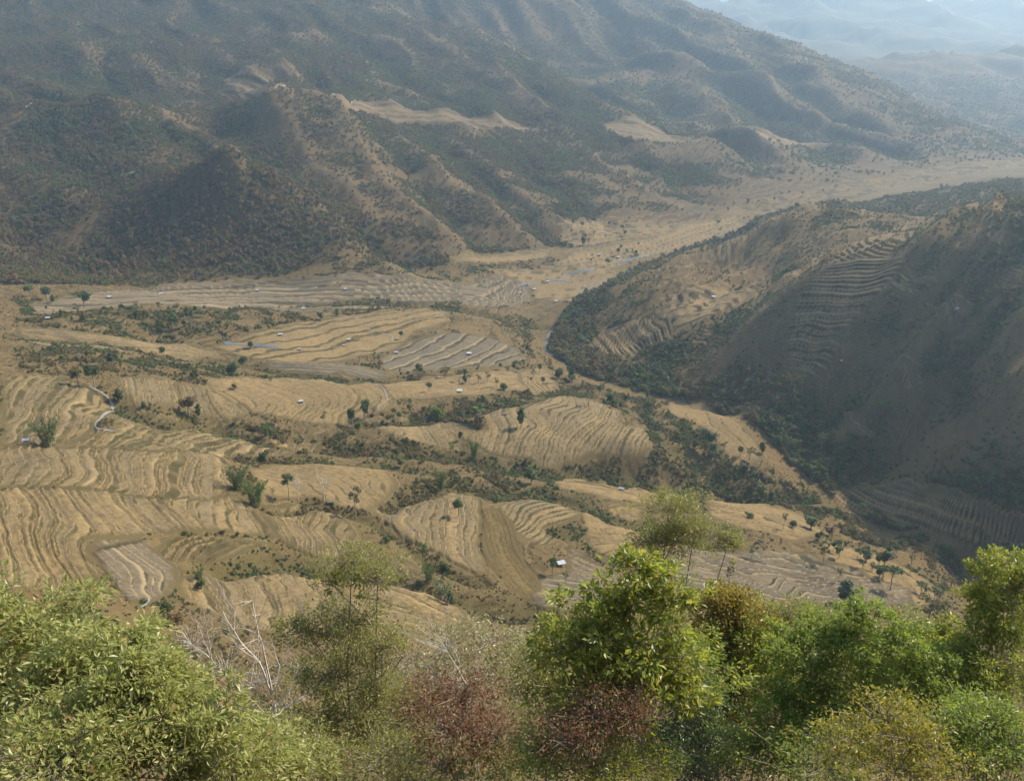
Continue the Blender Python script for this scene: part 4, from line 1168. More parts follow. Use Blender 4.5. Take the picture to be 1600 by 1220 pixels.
# ------------------------------------------------------------------ huts
M['roof_white'] = plain_mat('white_metal_roof', (0.28, 0.29, 0.31), (0.42, 0.43, 0.45), 0.6, 0.45, 0.0, 0.5)
M['roof_dark'] = plain_mat('weathered_thatch', (0.12, 0.10, 0.08), (0.2, 0.17, 0.13), 2.0, 0.95)
M['plank'] = plain_mat('weathered_planks', (0.16, 0.12, 0.085), (0.25, 0.19, 0.14), 3.0, 0.9)
def boxes(bs):
    parts = []
    for (x0, x1, y0, y1, z0, z1) in bs:
        V = np.array([(x, y, z) for z in (z0, z1) for y in (y0, y1) for x in (x0, x1)], float)
        F = np.array([(0, 2, 3), (0, 3, 1), (4, 5, 7), (4, 7, 6), (0, 1, 5), (0, 5, 4), (2, 6, 7), (2, 7, 3), (0, 4, 6), (0, 6, 2), (1, 3, 7), (1, 7, 5)])
        parts.append((V, F))
    return merge(parts)
def corrugated_roof(lx, ly, z0, z1, thick=0.06):
    """one sloping sheet with shallow ribs"""
    n = 28
    xs = np.linspace(-lx / 2, lx / 2, n)
    rib = 0.05 * (np.arange(n) % 2)
    V = []
    for off in (0, -thick):
        for yy, zz in ((-ly / 2, z0), (ly / 2, z1)):
            V += [(x, yy, zz + r + off) for x, r in zip(xs, rib)]
    F = []
    for i in range(n - 1):
        for q in (0, 2 * n):
            F += [(q + i, q + i + 1, q + n + i + 1), (q + i, q + n + i + 1, q + n + i)]
        F += [(i, 2 * n + i, 2 * n + i + 1), (i, 2 * n + i + 1, i + 1), (n + i, n + i + 1, 3 * n + i + 1), (n + i, 3 * n + i + 1, 3 * n + i)]
    return np.array(V, float), np.array(F)
def gable_roof(lx, ly, ze, zr, ov=0.5):
    parts = []
    for s in (-1, 1):
        v, f = corrugated_roof(lx + 2 * ov, ly / 2 + ov, 0, zr - ze)
        v = v.copy()
        v[:, 1] = v[:, 1] - (ly / 2 + ov) / 2
        v[:, 1] *= -s * -1 if s > 0 else -1
        v[:, 2] += ze
        parts.append((v, f))
    return merge(parts)
hut_meshes = {}
for kind in ('open', 'gable', 'thatch'):
    if kind == 'open':
        wall = boxes([(-2.55, 2.55, 1.60, 1.68, -0.5, 1.5), (-2.68, -2.62, -1.6, 1.6, -0.5, 1.2)])
        roof = corrugated_roof(6.4, 4.6, 2.15, 2.75)
        hut_meshes[kind] = [('wall', wall, M['plank']), ('roof', roof, M['roof_white'])]
    else:
        wall = boxes([(-2.4, 2.4, -1.6, -1.5, -0.8, 2.1), (-2.4, 2.4, 1.5, 1.6, -0.8, 2.1), (-2.4, -2.3, -1.5, 1.5, -0.8, 2.1), (2.3, 2.4, -1.5, 1.5, -0.8, 2.1)])
        door = boxes([(-0.5, 0.5, -1.66, -1.605, 0.0, 1.8)])
        roof = gable_roof(4.8, 3.2, 2.0, 3.1)
        hut_meshes[kind] = [('wall', wall, M['plank']), ('door', door, M['roof_dark']), ('roof', roof, M['roof_white'] if kind == 'gable' else M['roof_dark'])]
for kind in hut_meshes:
    hut_meshes[kind] = [(n, np_mesh('hut_' + n, v, f, m, False)) for n, (v, f), m in hut_meshes[kind]]
HUTS = [
 (877,884,'open',1.0,0.35,'largest silvery metal-roofed shed standing above the grey terraces'),
 (971,765,'gable',1.0,-0.3,'white hut with peaked roof on the bank behind the olive tree'),
 (470,629,'gable',0.9,0.5,'small white hut alone on the wide scalloped straw field'),
 (438,524,'open',0.9,0.1,'white-roofed hut on the plateau above the long grey pond'),
 (468,547,'gable',0.85,0.2,'white hut at the near corner of the plateau fields'),
 (545,532,'open',0.8,0.0,'white hut farther right of a pair on the plateau'),
 (537,540,'gable',0.6,0.4,'tiny white hut left of a pair on the plateau'),
 (474,483,'open',0.8,0.0,'white hut on the far edge of the plateau by trees'),
 (171,465,'open',0.9,0.0,'white hut farthest left on the shaded flat terraces'),
 (252,460,'open',0.9,0.1,'white hut on the shaded terraces straight below the cone hill'),
 (402,455,'open',0.8,0.0,'white hut in the middle of the shaded flat terraces'),
 (540,453,'open',0.8,0.1,'white hut at the right end of the shaded flat terraces'),
 (75,499,'gable',1.0,0.3,'bright white hut in scrub at the left edge'),
 (41,690,'open',0.75,0.2,'white roof cut off by the left picture edge beside bamboo'),
 (517,786,'thatch',0.9,0.2,'grey thatched hut below the bare trees'),
 (619,552,'gable',1.0,0.1,'white hut on the rim of the grey plateau'),
 (733,554,'open',1.0,0.0,'white-roofed hut in the middle of the grey plateau'),
 (718,613,'open',1.0,0.0,'pale flat-roofed hut on the long tan field'),
 (805,582,'thatch',0.9,0.3,'dark thatched hut on the golden knoll'),
 (788,648,'thatch',0.9,0.5,'dark hut at the upper left of the straw amphitheatre'),
 (812,459,'gable',0.9,0.2,'hut on the nested paddies beside the side stream'),
 (833,462,'thatch',0.9,0.2,'dark hut among the riverside flats'),
 (835,453,'open',0.9,0.2,'white hut left of centre on the riverside flats'),
 (856,441,'open',0.8,0.0,'white hut at the far side of the riverside flats'),
 (869,472,'open',0.9,0.0,'white hut at the near left bank of the river'),
 (904,470,'open',1.1,0.0,'long white hut nearest the gravel river bed'),
 (679,218,'gable',1.1,0.0,'white hut alone on the mountain bench'),
 (936,399,'gable',1.0,0.1,'white hut left of two on the far valley floor'),
 (966,403,'gable',1.0,0.3,'white hut right of two on the far valley floor'),
 (584,371,'gable',1.2,0.1,'white hut at the foot of the mountain ravine'),
 (1115,466,'open',0.9,0.2,'white hut on the shoulder terraces across the river'),
 (1494,484,'gable',0.9,0.6,'white hut highest on the right hillside'),
 (1314,565,'gable',0.7,0.4,'tiny white hut beside the foot of the tall terrace block'),
 (645,828,'thatch',0.7,0.6,'small grey hut at the end of the striped terraces'),
]
post_me = np_mesh('hut_post', *boxes([(-0.08, 0.08, -0.08, 0.08, -0.8, 2.05)]), M['plank'], False)
for px, py, kind, sc, rz, lab in HUTS:
    x, y = hit(px, py)
    r = empty('hut', (x, y, ground(x, y) + 0.15), rz)
    sc *= 0.85
    r.scale = (sc, sc, sc)
    tag(r, lab, 'hut', 'huts scattered over the valley')
    for n, me in hut_meshes[kind]:
        link(n, me, r)
    if kind == 'open':
        for qx_ in (-2.75, 0, 2.75):
            for qy_ in (-1.85, 1.85):
                link('post', post_me, r).location = (qx_, qy_, 0.13 * qy_ + 0.2)

# ------------------------------------------------------------------ single trees in the valley
def limb_tree(rng, h, crown, nb, spread, r0, sides=5):
    """trunk with limbs ending at the crown lumps"""
    parts = [tube([(0, 0, -0.06), (0.01, 0.0, h * 0.5), (0, 0.01, h)], r0, r0 * 0.55, sides)]
    for c in crown:
        z0 = h * (0.55 + 0.4 * rng.random())
        m = (c[0] * 0.45, c[1] * 0.45, z0 + (c[2] - z0) * 0.6)
        parts.append(tube([(0, 0, z0), m, c], r0 * 0.45, r0 * 0.12, 4))
    return merge(parts)
def make_tree_mesh(kind, seed):
    """unit-high tree -> (trunk mesh data, crown mesh data)"""
    rng = np.random.default_rng(seed)
    lumps, tr, cr = [], None, []
    if kind == 'round':
        lumps = [((0.30 * math.cos(a) * s, 0.30 * math.sin(a) * s, z), (0.20, 0.20, 0.15)) for a, s, z in [(rng.random() * 6.28, rng.uniform(0.3, 0.85), rng.uniform(0.55, 0.85)) for _ in range(9)]]
        n, sz = 75, 0.042
    elif kind == 'tall':
        lumps = [((rng.normal() * 0.06, rng.normal() * 0.06, z), (0.15 * (1.1 - abs(z - 0.6)), 0.15 * (1.1 - abs(z - 0.6)), 0.13)) for z in np.linspace(0.36, 0.9, 8)]
        n, sz = 75, 0.036
    elif kind == 'sparse':
        lumps = [((0.26 * math.cos(a) * s, 0.26 * math.sin(a) * s, z), (0.11, 0.11, 0.07)) for a, s, z in [(rng.random() * 6.28, rng.uniform(0.2, 1.0), rng.uniform(0.45, 0.97)) for _ in range(9)]]
        n, sz = 34, 0.028
    elif kind == 'umbrella':
        lumps = [((0.24 * math.cos(a), 0.24 * math.sin(a), z), (0.17, 0.17, 0.08)) for a, z in [(k * 1.05, rng.uniform(0.72, 0.92)) for k in range(6)]] + [((0, 0, 0.93), (0.16, 0.16, 0.07))]
        n, sz = 60, 0.036
    elif kind == 'bush':
        lumps = [((0.45 * math.cos(a) * s, 0.45 * math.sin(a) * s, z), (0.30, 0.30, 0.26)) for a, s, z in [(rng.random() * 6.28, rng.uniform(0.2, 1), rng.uniform(0.30, 0.72)) for _ in range(8)]]
        n, sz = 70, 0.065
    if kind == 'bamboo':
        parts, stems = [], []
        for q in range(16):
            a = rng.random() * 6.28; s = math.sqrt(rng.random()) * 0.22; lean = rng.uniform(0.15, 0.42)
            x0, y0 = s * math.cos(a), s * math.sin(a); hh = rng.uniform(0.7, 1.0)
            path = [np.array([x0 + lean * math.cos(a) * t ** 2.2, y0 + lean * math.sin(a) * t ** 2.2, hh * (t - 0.18 * t ** 4)]) for t in np.linspace(0, 1, 6)]
            stems.append(tube([path[0] - np.array([0, 0, 0.05])] + path[1:], 0.012, 0.004, 4))
            for j, t in enumerate(path[1:]):
                parts.append(leaf_cloud(17, tuple(t), (0.10, 0.10, 0.11), 0.034, rng, 0.2, 0.2, 0.5))
        V, F = merge(parts); return merge(stems), (V, F)
    if kind == 'bare':
        parts = [tube([(0, 0, -0.05), (0.02, 0, 0.35), (0.0, 0.02, 0.7)], 0.022, 0.012, 5)]
        for q in range(10):
            a = rng.random() * 6.28; z0 = rng.uniform(0.3, 0.68); L = rng.uniform(0.25, 0.42)
            e = np.array([math.cos(a) * L * 0.6, math.sin(a) * L * 0.6, z0 + L * 0.85])
            m = np.array([math.cos(a) * L * 0.32, math.sin(a) * L * 0.32, z0 + L * 0.35])
            parts.append(tube([(0.01, 0, z0), m, e], 0.011, 0.004, 4))
            for r in range(3):
                d = rng.normal(size=3) * 0.09 + np.array([0, 0, 0.09])
                parts.append(tube([m + (e - m) * rng.random(), e + d], 0.006, 0.003, 3))
        return merge(parts), None
    for c, rd in lumps:
        cr.append(leaf_cloud(n, c, rd, sz, rng, 0.35))
    hh = min(c[2] for c, _ in lumps)
    if kind == 'bush':
        st = [tube([(0, 0, -0.08), (c[0] * 0.5, c[1] * 0.5, c[2] * 0.5), c], 0.03, 0.01, 4) for c, _ in lumps]
        return merge(st), merge(cr)
    return limb_tree(rng, hh + 0.12, [c for c, _ in lumps], 0, 0, 0.026 if kind != 'round' else 0.035), merge(cr)
TREEM = {}
def tree_meshes(kind, colour, var):
    key = (kind, colour, var)
    if key not in TREEM:
        t, c = make_tree_mesh(kind, sum(ord(ch) for ch in kind) + 31 * var)
        tm = np_mesh('tree_trunk', t[0], t[1], M['pale_bark'] if kind == 'bare' else M['bark'], True)
        cm = np_mesh('tree_crown', c[0], c[1], FOL[colour], False) if c is not None else None
        TREEM[key] = (tm, cm)
    return TREEM[key]
def zc_of(px, py, Y):
    yu = (610.0 - py) / FPX
    return Y / (CP + yu * SP)
tcount = [0]
def field_tree(px, py, wpx, hpx, kind, colour, label, group=None, name=None):
    x, y = hit(px, py)
    zc = zc_of(px, py, y)
    h = hpx / FPX * zc * 1.12
    natural = {'round': 0.86, 'tall': 0.36, 'sparse': 0.62, 'umbrella': 0.72, 'bush': 1.35, 'bamboo': 0.95, 'bare': 0.55}[kind]
    w = wpx / FPX * zc
    sxy = min(max(w / (natural * h), 0.5), 2.2)
    tcount[0] += 1
    r = empty(name or {'bush': 'bush', 'bamboo': 'bamboo_clump', 'bare': 'bare_tree'}.get(kind, 'tree'), (x, y, ground(x, y)), random.random() * 6.28)
    r.scale = (h * sxy, h * sxy, h)
    tag(r, label, {'bush': 'bush', 'bamboo': 'bamboo'}.get(kind, 'tree'), group)
    tm, cm = tree_meshes(kind, colour, tcount[0] % 3)
    link('trunk' if kind not in ('bush', 'bamboo') else 'stems', tm, r)
    if cm: tag(link('crown' if kind != 'bamboo' else 'foliage', cm, r), kind='stuff')
TREES = [
 (77,696,46,46,'bamboo','mid','big green bamboo clump standing on the left terrace edge'),
 (373,765,36,42,'bamboo','mid','dark green bamboo clump left of a pair beside the striped terraces'),
 (398,790,34,48,'bamboo','bright','yellow-green bamboo clump right of a pair beside the striped terraces'),
 (452,782,20,40,'umbrella','dark','flat-topped dark tree left of the two bare trees'),
 (466,781,14,36,'bare','olive','leafless tree left of two on the smooth straw slope'),
 (507,783,20,42,'bare','olive','leafless tree right of two on the smooth straw slope'),
 (148,606,26,36,'round','dark','tall dark tree at the head of the pale canal'),
 (123,602,24,26,'round','olive','olive tree left of the canal head'),
 (187,628,13,20,'tall','dark','small dark tree at the bend of the pale canal'),
 (296,652,30,34,'round','brown','brownish tree rising from the dark ravine'),
 (311,654,10,22,'tall','mid','green sapling beside the brownish ravine tree'),
 (292,596,16,26,'sparse','dark','thin tree on the brown bank above the straw fields'),
 (366,608,12,10,'bush','brown','small round brown bush on the wide straw field'),
 (417,681,18,22,'bamboo','bright','bright yellow-green clump in the upper ravine'),
 (551,668,20,32,'round','dark','dark tree at the left end of the middle thicket'),
 (507,664,12,22,'sparse','olive','thin olive tree on the scalloped field edge'),
 (414,719,20,16,'bush','dark','round dark bush below the narrow straw terraces'),
 (378,566,18,10,'bush','dark','dark bush on the brown bank by the long pond'),
 (391,544,12,12,'bush','mid','green bush beside the long pond'),
 (256,560,14,18,'round','dark','dark tree in brown scrub left of the plateau'),
 (361,586,22,20,'bush','dark','dark thicket bush on the brown bank'),
 (299,514,16,34,'round','dark','dark tree on the scrubby ridge right of centre'),
 (270,513,24,22,'round','mid','green tree on the scrubby ridge'),
 (73,468,24,22,'round','dark','bushy dark tree at far left below the mountain'),
 (48,464,20,18,'round','mid','green tree at the extreme left below the mountain'),
 (132,481,26,24,'round','dark','dark spreading tree left of the scrubby ridge'),
 (528,494,10,12,'bush','mid','green bush at the back rim of the plateau'),
 (502,500,10,12,'tall','dark','little dark tree at the back of the plateau'),
 (670,612,13,14,'round','dark','lone round dark tree on the long tan field'),
 (787,608,14,12,'bush','mid','green bush near the right end of the tan field'),
 (570,655,22,30,'round','mid','leafy green tree above the middle thicket'),
 (560,674,14,16,'bush','bright','bright bush at the lower left of the middle thicket'),
 (684,656,26,24,'bush','bright','rounded bright green bush in the middle thicket'),
 (745,658,15,26,'tall','bright','bright narrow tree in the middle thicket'),
 (814,669,13,30,'tall','dark','tall narrow dark tree alone on the straw amphitheatre'),
 (719,688,6,14,'tall','dark','tiny dark tree on the terraces left of the amphitheatre'),
 (705,711,12,22,'sparse','bright','thin bright tree on the ravine edge left of bamboo'),
 (740,714,19,30,'bamboo','bright','bright bamboo on the ravine edge below the amphitheatre'),
 (753,666,32,22,'bush','brown','brown bushy mound at the amphitheatre corner'),
 (645,664,10,28,'sparse','olive','thin tree at the top of the left straw terraces'),
 (920,634,16,28,'sparse','dark','thin spreading tree on the amphitheatre rim'),
 (891,598,16,28,'round','dark','dark tree by the river bend'),
 (873,592,20,18,'bush','dark','dark bush above the river bend'),
 (824,551,8,12,'round','dark','small dark tree at the end of the grey plateau'),
 (848,601,10,14,'round','olive','small olive tree on the golden knoll'),
 (776,605,8,16,'sparse','olive','thin olive tree on the tan field near the green bush'),
 (697,596,6,16,'sparse','brown','thin brown tree behind the tan field'),
 (655,583,14,16,'round','olive','olive tree on the bank behind the tan field'),
 (627,530,10,12,'round','dark','small dark tree beside the plateau canal'),
 (627,730,11,14,'tall','mid','small green tree below the long ravine'),
 (830,756,18,26,'tall','mid','green upright tree on the scrubby bank below the amphitheatre'),
 (855,759,14,20,'sparse','mid','thin green tree right of the upright one on the scrubby bank'),
 (687,766,24,36,'bamboo','mid','green clump on the bank behind the striped terraces'),
 (556,810,22,52,'sparse','olive','tall thin tree at the right of the fan of terraces'),
 (717,808,24,30,'round','dark','lone round tree on the striped terraces'),
 (979,631,14,14,'round','dark','dark tree on the bluff behind the amphitheatre'),
 (1012,638,16,12,'bush','mid','green bush on the bluff behind the amphitheatre'),
 (1289,492,15,13,'bush','dark','dark bush inside the tall terrace block'),
 (1378,648,30,24,'round','mid','rounded pale green tree on the dark hillside'),
 (1283,701,28,26,'round','dark','rounded dark green tree low in the gorge'),
 (1105,707,32,36,'round','dark','broad dark tree at the corner of the golden bluff field'),
 (1171,719,18,20,'sparse','olive','thin olive tree on the golden bluff field'),
 (1191,709,9,18,'tall','dark','narrow dark tree at the tip of the golden bluff field'),
 (1189,783,15,26,'tall','mid','upright green tree left of two by the gorge path'),
 (1204,786,10,20,'tall','dark','upright dark tree right of two by the gorge path'),
 (605,847,14,12,'bush','mid','green bush in the middle of the bare slope'),
 (661,893,12,54,'sparse','mid','tall slender tree above the green thicket'),
 (671,907,22,34,'bamboo','bright','bright leafy clump at the foot of the slender tree'),
 (697,897,20,22,'bush','dark','dark bush right of the bright clump'),
 (690,939,34,34,'sparse','mid','spreading thin tree low on the dry slope'),
 (704,946,10,22,'tall','dark','narrow dark tree low on the dry slope'),
 (653,916,14,14,'bush','mid','green bush left of the bright clump'),
 (863,898,18,28,'round','dark','dark tree touching the left of the metal shed'),
 (884,910,12,16,'sparse','mid','thin green tree in front of the metal shed'),
 (871,932,12,14,'sparse','dark','small thin tree on the grey terraces'),
 (312,906,20,22,'bamboo','mid','green clump at the gully head below the ploughed field'),
 (315,922,20,18,'bush','mid','green bush at the gully head below the ploughed field'),
 (260,958,22,22,'bush','dark','dark bush behind the bright foreground foliage'),
 (276,998,34,44,'round','rust','dark red-leaved small tree behind the foreground foliage'),
 (1138,920,14,38,'sparse','olive','thin tree on the left of the large grey terraces'),
 (1286,880,18,38,'sparse','dark','dark thin tree at the top of the large grey terraces'),
 (1283,844,12,16,'round','mid','small round tree on the golden slope'),
 (1330,848,14,24,'round','olive','olive tree on the golden slope by the gorge'),
 (1348,887,18,38,'sparse','dark','twin-stemmed thin tree on the dry slope'),
 (1381,884,17,28,'tall','dark','upright dark tree on the dry slope'),
 (1374,902,12,18,'bush','dark','dark bush under the upright dark tree'),
 (1391,922,30,38,'umbrella','dark','dark flat-crowned tree at the right of the grey terraces'),
 (1310,908,8,26,'sparse','mid','slender tree in the middle of the grey terraces'),
 (1289,939,14,30,'bare','olive','leafless sapling on the grey terraces'),
 (1319,942,24,34,'tall','dark','dark pointed tree at the lower edge of the grey terraces'),
 (1447,990,52,80,'sparse','olive','tall pale-trunked tree with thin crown above the right foreground'),
 (1170,808,18,10,'bush','dark','low dark bush on the golden strip'),
 (1237,824,16,12,'bush','mid','low green bush on the golden strip'),
 (1224,826,8,28,'sparse','mid','slender tree on the golden strip'),
 (1480,870,16,20,'round','bright','bright tree by the river at the right'),
 (1345,800,18,16,'round','bright','bright green tree in the gorge bottom'),
 (1175,870,12,20,'sparse','mid','thin tree at the upper left of the large grey terraces'),
]
for t in TREES: field_tree(*t)
# many small look-alike trees along banks and rims
zones = [([(600,575),(700,580),(860,570),(850,600),(620,600)], 26, 'small tree in the line of bushes behind the tan field'),
         ([(30,470),(300,480),(440,495),(300,530),(30,520)], 34, 'small tree on the scrubby ridge at the left'),
         ([(870,590),(1010,625),(1130,690),(1230,760),(1180,770),(1060,700),(960,640)], 40, 'small tree on the steep bank above the river'),
         ([(1250,820),(1400,860),(1500,910),(1480,950),(1300,880)], 26, 'small tree on the dry slope beside the gorge'),
         ([(560,640),(700,635),(830,612),(800,640),(700,662),(560,668)], 22, 'small tree in the middle thicket'),
         ([(890,405),(1040,366),(1250,326),(1270,332),(1100,384),(950,424)], 22, 'small tree on the broad pale valley floor'),
         ([(880,350),(1050,345),(1250,300),(1400,275),(1300,300),(1060,352),(900,388)], 30, 'small tree on the low spurs beside the far valley'),
         ([(40,540),(330,580),(440,600),(300,600),(40,580)], 24, 'small tree on the brown scrub bank at the left')]
for poly, n, lab in zones:
    P = np.array(poly, float); c = 0
    while c < n:
        px = random.uniform(P[:, 0].min(), P[:, 0].max()); py = random.uniform(P[:, 1].min(), P[:, 1].max())
        if not in_poly(P, np.array([px]), np.array([py]))[0]: continue
        s = max(5.0, random.uniform(8, 17) * (0.7 + (py - 460) / 900))
        kd = random.choice(['round', 'round', 'tall', 'sparse', 'sparse', 'umbrella'])
        cl = random.choice(['dark', 'dark', 'mid', 'mid', 'olive', 'brown'])
        look = {'dark': 'dark green', 'mid': 'green', 'olive': 'olive', 'brown': 'brown'}[cl] + {'round': ' round', 'tall': ' narrow', 'sparse': ' thin', 'umbrella': ' flat-topped'}[kd]
        field_tree(px, py, s * random.uniform(0.6, 1.1), s * 1.2, kd, cl, lab.replace('small', 'small ' + look), lab.replace('small tree', 'small trees'))
        c += 1
# ------------------------------------------------------------------ foreground trees and shrubs
def leaves_at(P, D, L, W, rng, droop=0.25, fold=0.22, up=0.7):
    """folded pointed leaves at points P pointing along D"""
    n = len(P)
    d = D + rng.normal(size=(n, 3)) * 0.55; d[:, 2] -= droop
    d /= np.linalg.norm(d, axis=1)[:, None]
    nr = rng.normal(size=(n, 3)) * 0.75; nr[:, 2] += up
    sd = np.cross(d, nr); sd /= np.linalg.norm(sd, axis=1)[:, None] + 1e-9
    nr = np.cross(sd, d)
    s = (0.45 + 1.0 * rng.random(n) ** 1.5)[:, None]
    l = L * s; w = W * s
    mid = P + d * l * 0.48 - nr * l * 0.06
    tip = P + d * l - nr * l * 0.16
    V = np.stack([P, mid + sd * w * 0.5 + nr * w * fold, tip, mid - sd * w * 0.5 + nr * w * fold], 1).reshape(-1, 3)
    k = np.arange(n)[:, None] * 4
    return V, np.concatenate([k + np.array([0, 1, 2]), k + np.array([0, 2, 3])], 0)

def fg_tree(name, label, cat, blobs, leafm, L, W, per_clump, clumps, barkm=None, seed=1, base=None, droop=0.25, spread=0.30, trunk_r=0.14, twig_r=0.016, dens=1.0, dome=0.0):
    """blobs: (picture x, y, half width, half height in pixels, distance Y) -> lumps of foliage carried by limbs of one trunk"""
    rng = np.random.default_rng(seed)
    barkm = barkm or M['bark']
    B = []
    for (px, py, rx, ry, Y) in blobs:
        c = np.array(at_depth(px, py, Y)); k = zc_of(px, py, Y) / FPX
        B.append((c, np.array([rx * k, rx * k * 0.85, ry * k])))
    if base is None:
        cm = np.mean([c for c, _ in B], 0)
        base = (cm[0], cm[1] + 0.5)
    else:
        q = at_depth(*base); base = (q[0], q[1])
    z0 = ground(*base) - 0.3
    b0 = np.array([base[0], base[1], z0])
    low = min(B, key=lambda t: t[0][2])[0]
    fork = b0 + (np.mean([c for c, _ in B], 0) - b0) * 0.5
    mid = b0 * 0.5 + fork * 0.5 + rng.normal(size=3) * 0.15
    wood = [tube([b0, mid, fork], trunk_r, trunk_r * 0.7, 7)]
    limbs = []
    LV, LF = [], []
    Pn, Dn = [], []
    for bi, (c, r) in enumerate(B):
        m = fork * 0.45 + c * 0.55 + rng.normal(size=3) * 0.12 * np.linalg.norm(c - fork)
        m[2] -= 0.1 * np.linalg.norm(c - fork)
        top = c + np.array([0, 0, 0.3 * r[2]])
        limbs.append(tube([fork, m, c, top], trunk_r * 0.5, trunk_r * 0.12, 5))
        r = r * 1.08
        nc = max(4, int(clumps * 1.65 * dens * (r[0] * r[2]) / np.mean([q[1][0] * q[1][2] for q in B])))
        d = rng.normal(size=(nc, 3)); d /= np.linalg.norm(d, axis=1)[:, None]
        d[:, 2] = np.where(rng.random(nc) < 0.6, np.abs(d[:, 2]), d[:, 2])
        rad = (0.25 + 0.9 * rng.random(nc) ** 0.7) * np.where(rng.random(nc) < 0.22, rng.uniform(1.1, 1.55, nc), 1.0)
        cc = c + d * rad[:, None] * r
        tw = []
        for j in range(nc):
            s0 = c + (cc[j] - c) * 0.08 + rng.normal(size=3) * 0.05 * r
            e = cc[j]
            tw.append(tube([s0, (s0 + e) / 2 + rng.normal(size=3) * 0.07 * r.mean() - np.array([0, 0, 0.04 * r[2]]), e], twig_r * 1.6, twig_r * 0.5, 3))
            n = max(5, int(per_clump * 0.5 * rng.uniform(0.4, 1.6)))
            off = rng.normal(size=(n, 3)) * spread * 0.72 * r.mean() * rng.uniform(0.7, 1.25)
            off[:, 2] *= 0.62
            Pn.append(e + off)
            dd = off / (np.linalg.norm(off, axis=1)[:, None] + 1e-6) + d[j] * 0.5
            Dn.append(dd)
        limbs.append(merge(tw))
    P = np.concatenate(Pn); D = np.concatenate(Dn)
    V, F = leaves_at(P, D, L, W, rng, droop)
    o = empty(name, tuple(b0 + np.array([0, 0, 0.3])))
    tag(o, label, cat)
    off = np.array(o.location)
    tv, tf = wood[0]
    link('trunk', np_mesh('trunk', tv - off, tf, barkm), o)
    bv, bf = merge(limbs)
    tag(link('branches', np_mesh('branches', bv - off, bf, barkm), o), kind='stuff')
    tag(link('crown', np_mesh('crown', V - off, F, leafm, False), o), kind='stuff')
    NLEAF[0] += len(P)
NLEAF = [0]
def bare_tree(name, label, pts_lines, r0, seed, Y, basepx):
    """leafless pale tree: main stems follow picture lines at distance Y, twigs fork off"""
    rng = np.random.default_rng(seed)
    parts = []
    for line, ra in pts_lines:
        P = [np.array(at_depth(px, py, Y + dy)) for px, py, dy in line]
        path = []
        for a, b in zip(P[:-1], P[1:]):
            for t in np.linspace(0, 1, 4)[:-1]:
                path.append(a + (b - a) * t + rng.normal(size=3) * 0.03)
        path.append(P[-1])
        parts.append(tube(path, ra, ra * 0.25, 5))
        L = np.linalg.norm(P[-1] - P[0])
        for q in range(14):
            i = rng.integers(1, len(path) - 1)
            dirn = (path[-1] - path[0]) / L + rng.normal(size=3) * 0.55
            e = path[i] + dirn * L * rng.uniform(0.10, 0.28)
            m = (path[i] + e) / 2 + rng.normal(size=3) * 0.04 * L
            parts.append(tube([path[i], m, e], ra * 0.3, ra * 0.1, 3))
            for w in range(2):
                e2 = e + (dirn + rng.normal(size=3) * 0.6) * L * rng.uniform(0.04, 0.10)
                parts.append(tube([m + (e - m) * rng.random(), e2], ra * 0.16, ra * 0.06, 3))
    b = np.array(at_depth(basepx[0], basepx[1], Y))
    g = np.array([b[0], b[1], ground(b[0], b[1]) - 0.3])
    o = empty(name, tuple(g + np.array([0, 0, 0.3])))
    off = np.array(o.location)
    v, f = tube([g, (g + b) / 2 + np.array([0.1, 0, 0]), b], r0 * 1.3, r0, 6)
    link('trunk', np_mesh('trunk', v - off, f, M['pale_bark']), o)
    v, f = merge(parts)
    tag(link('branches', np_mesh('branches', v - off, f, M['pale_bark']), o), kind='stuff')
    tag(o, label, 'tree')

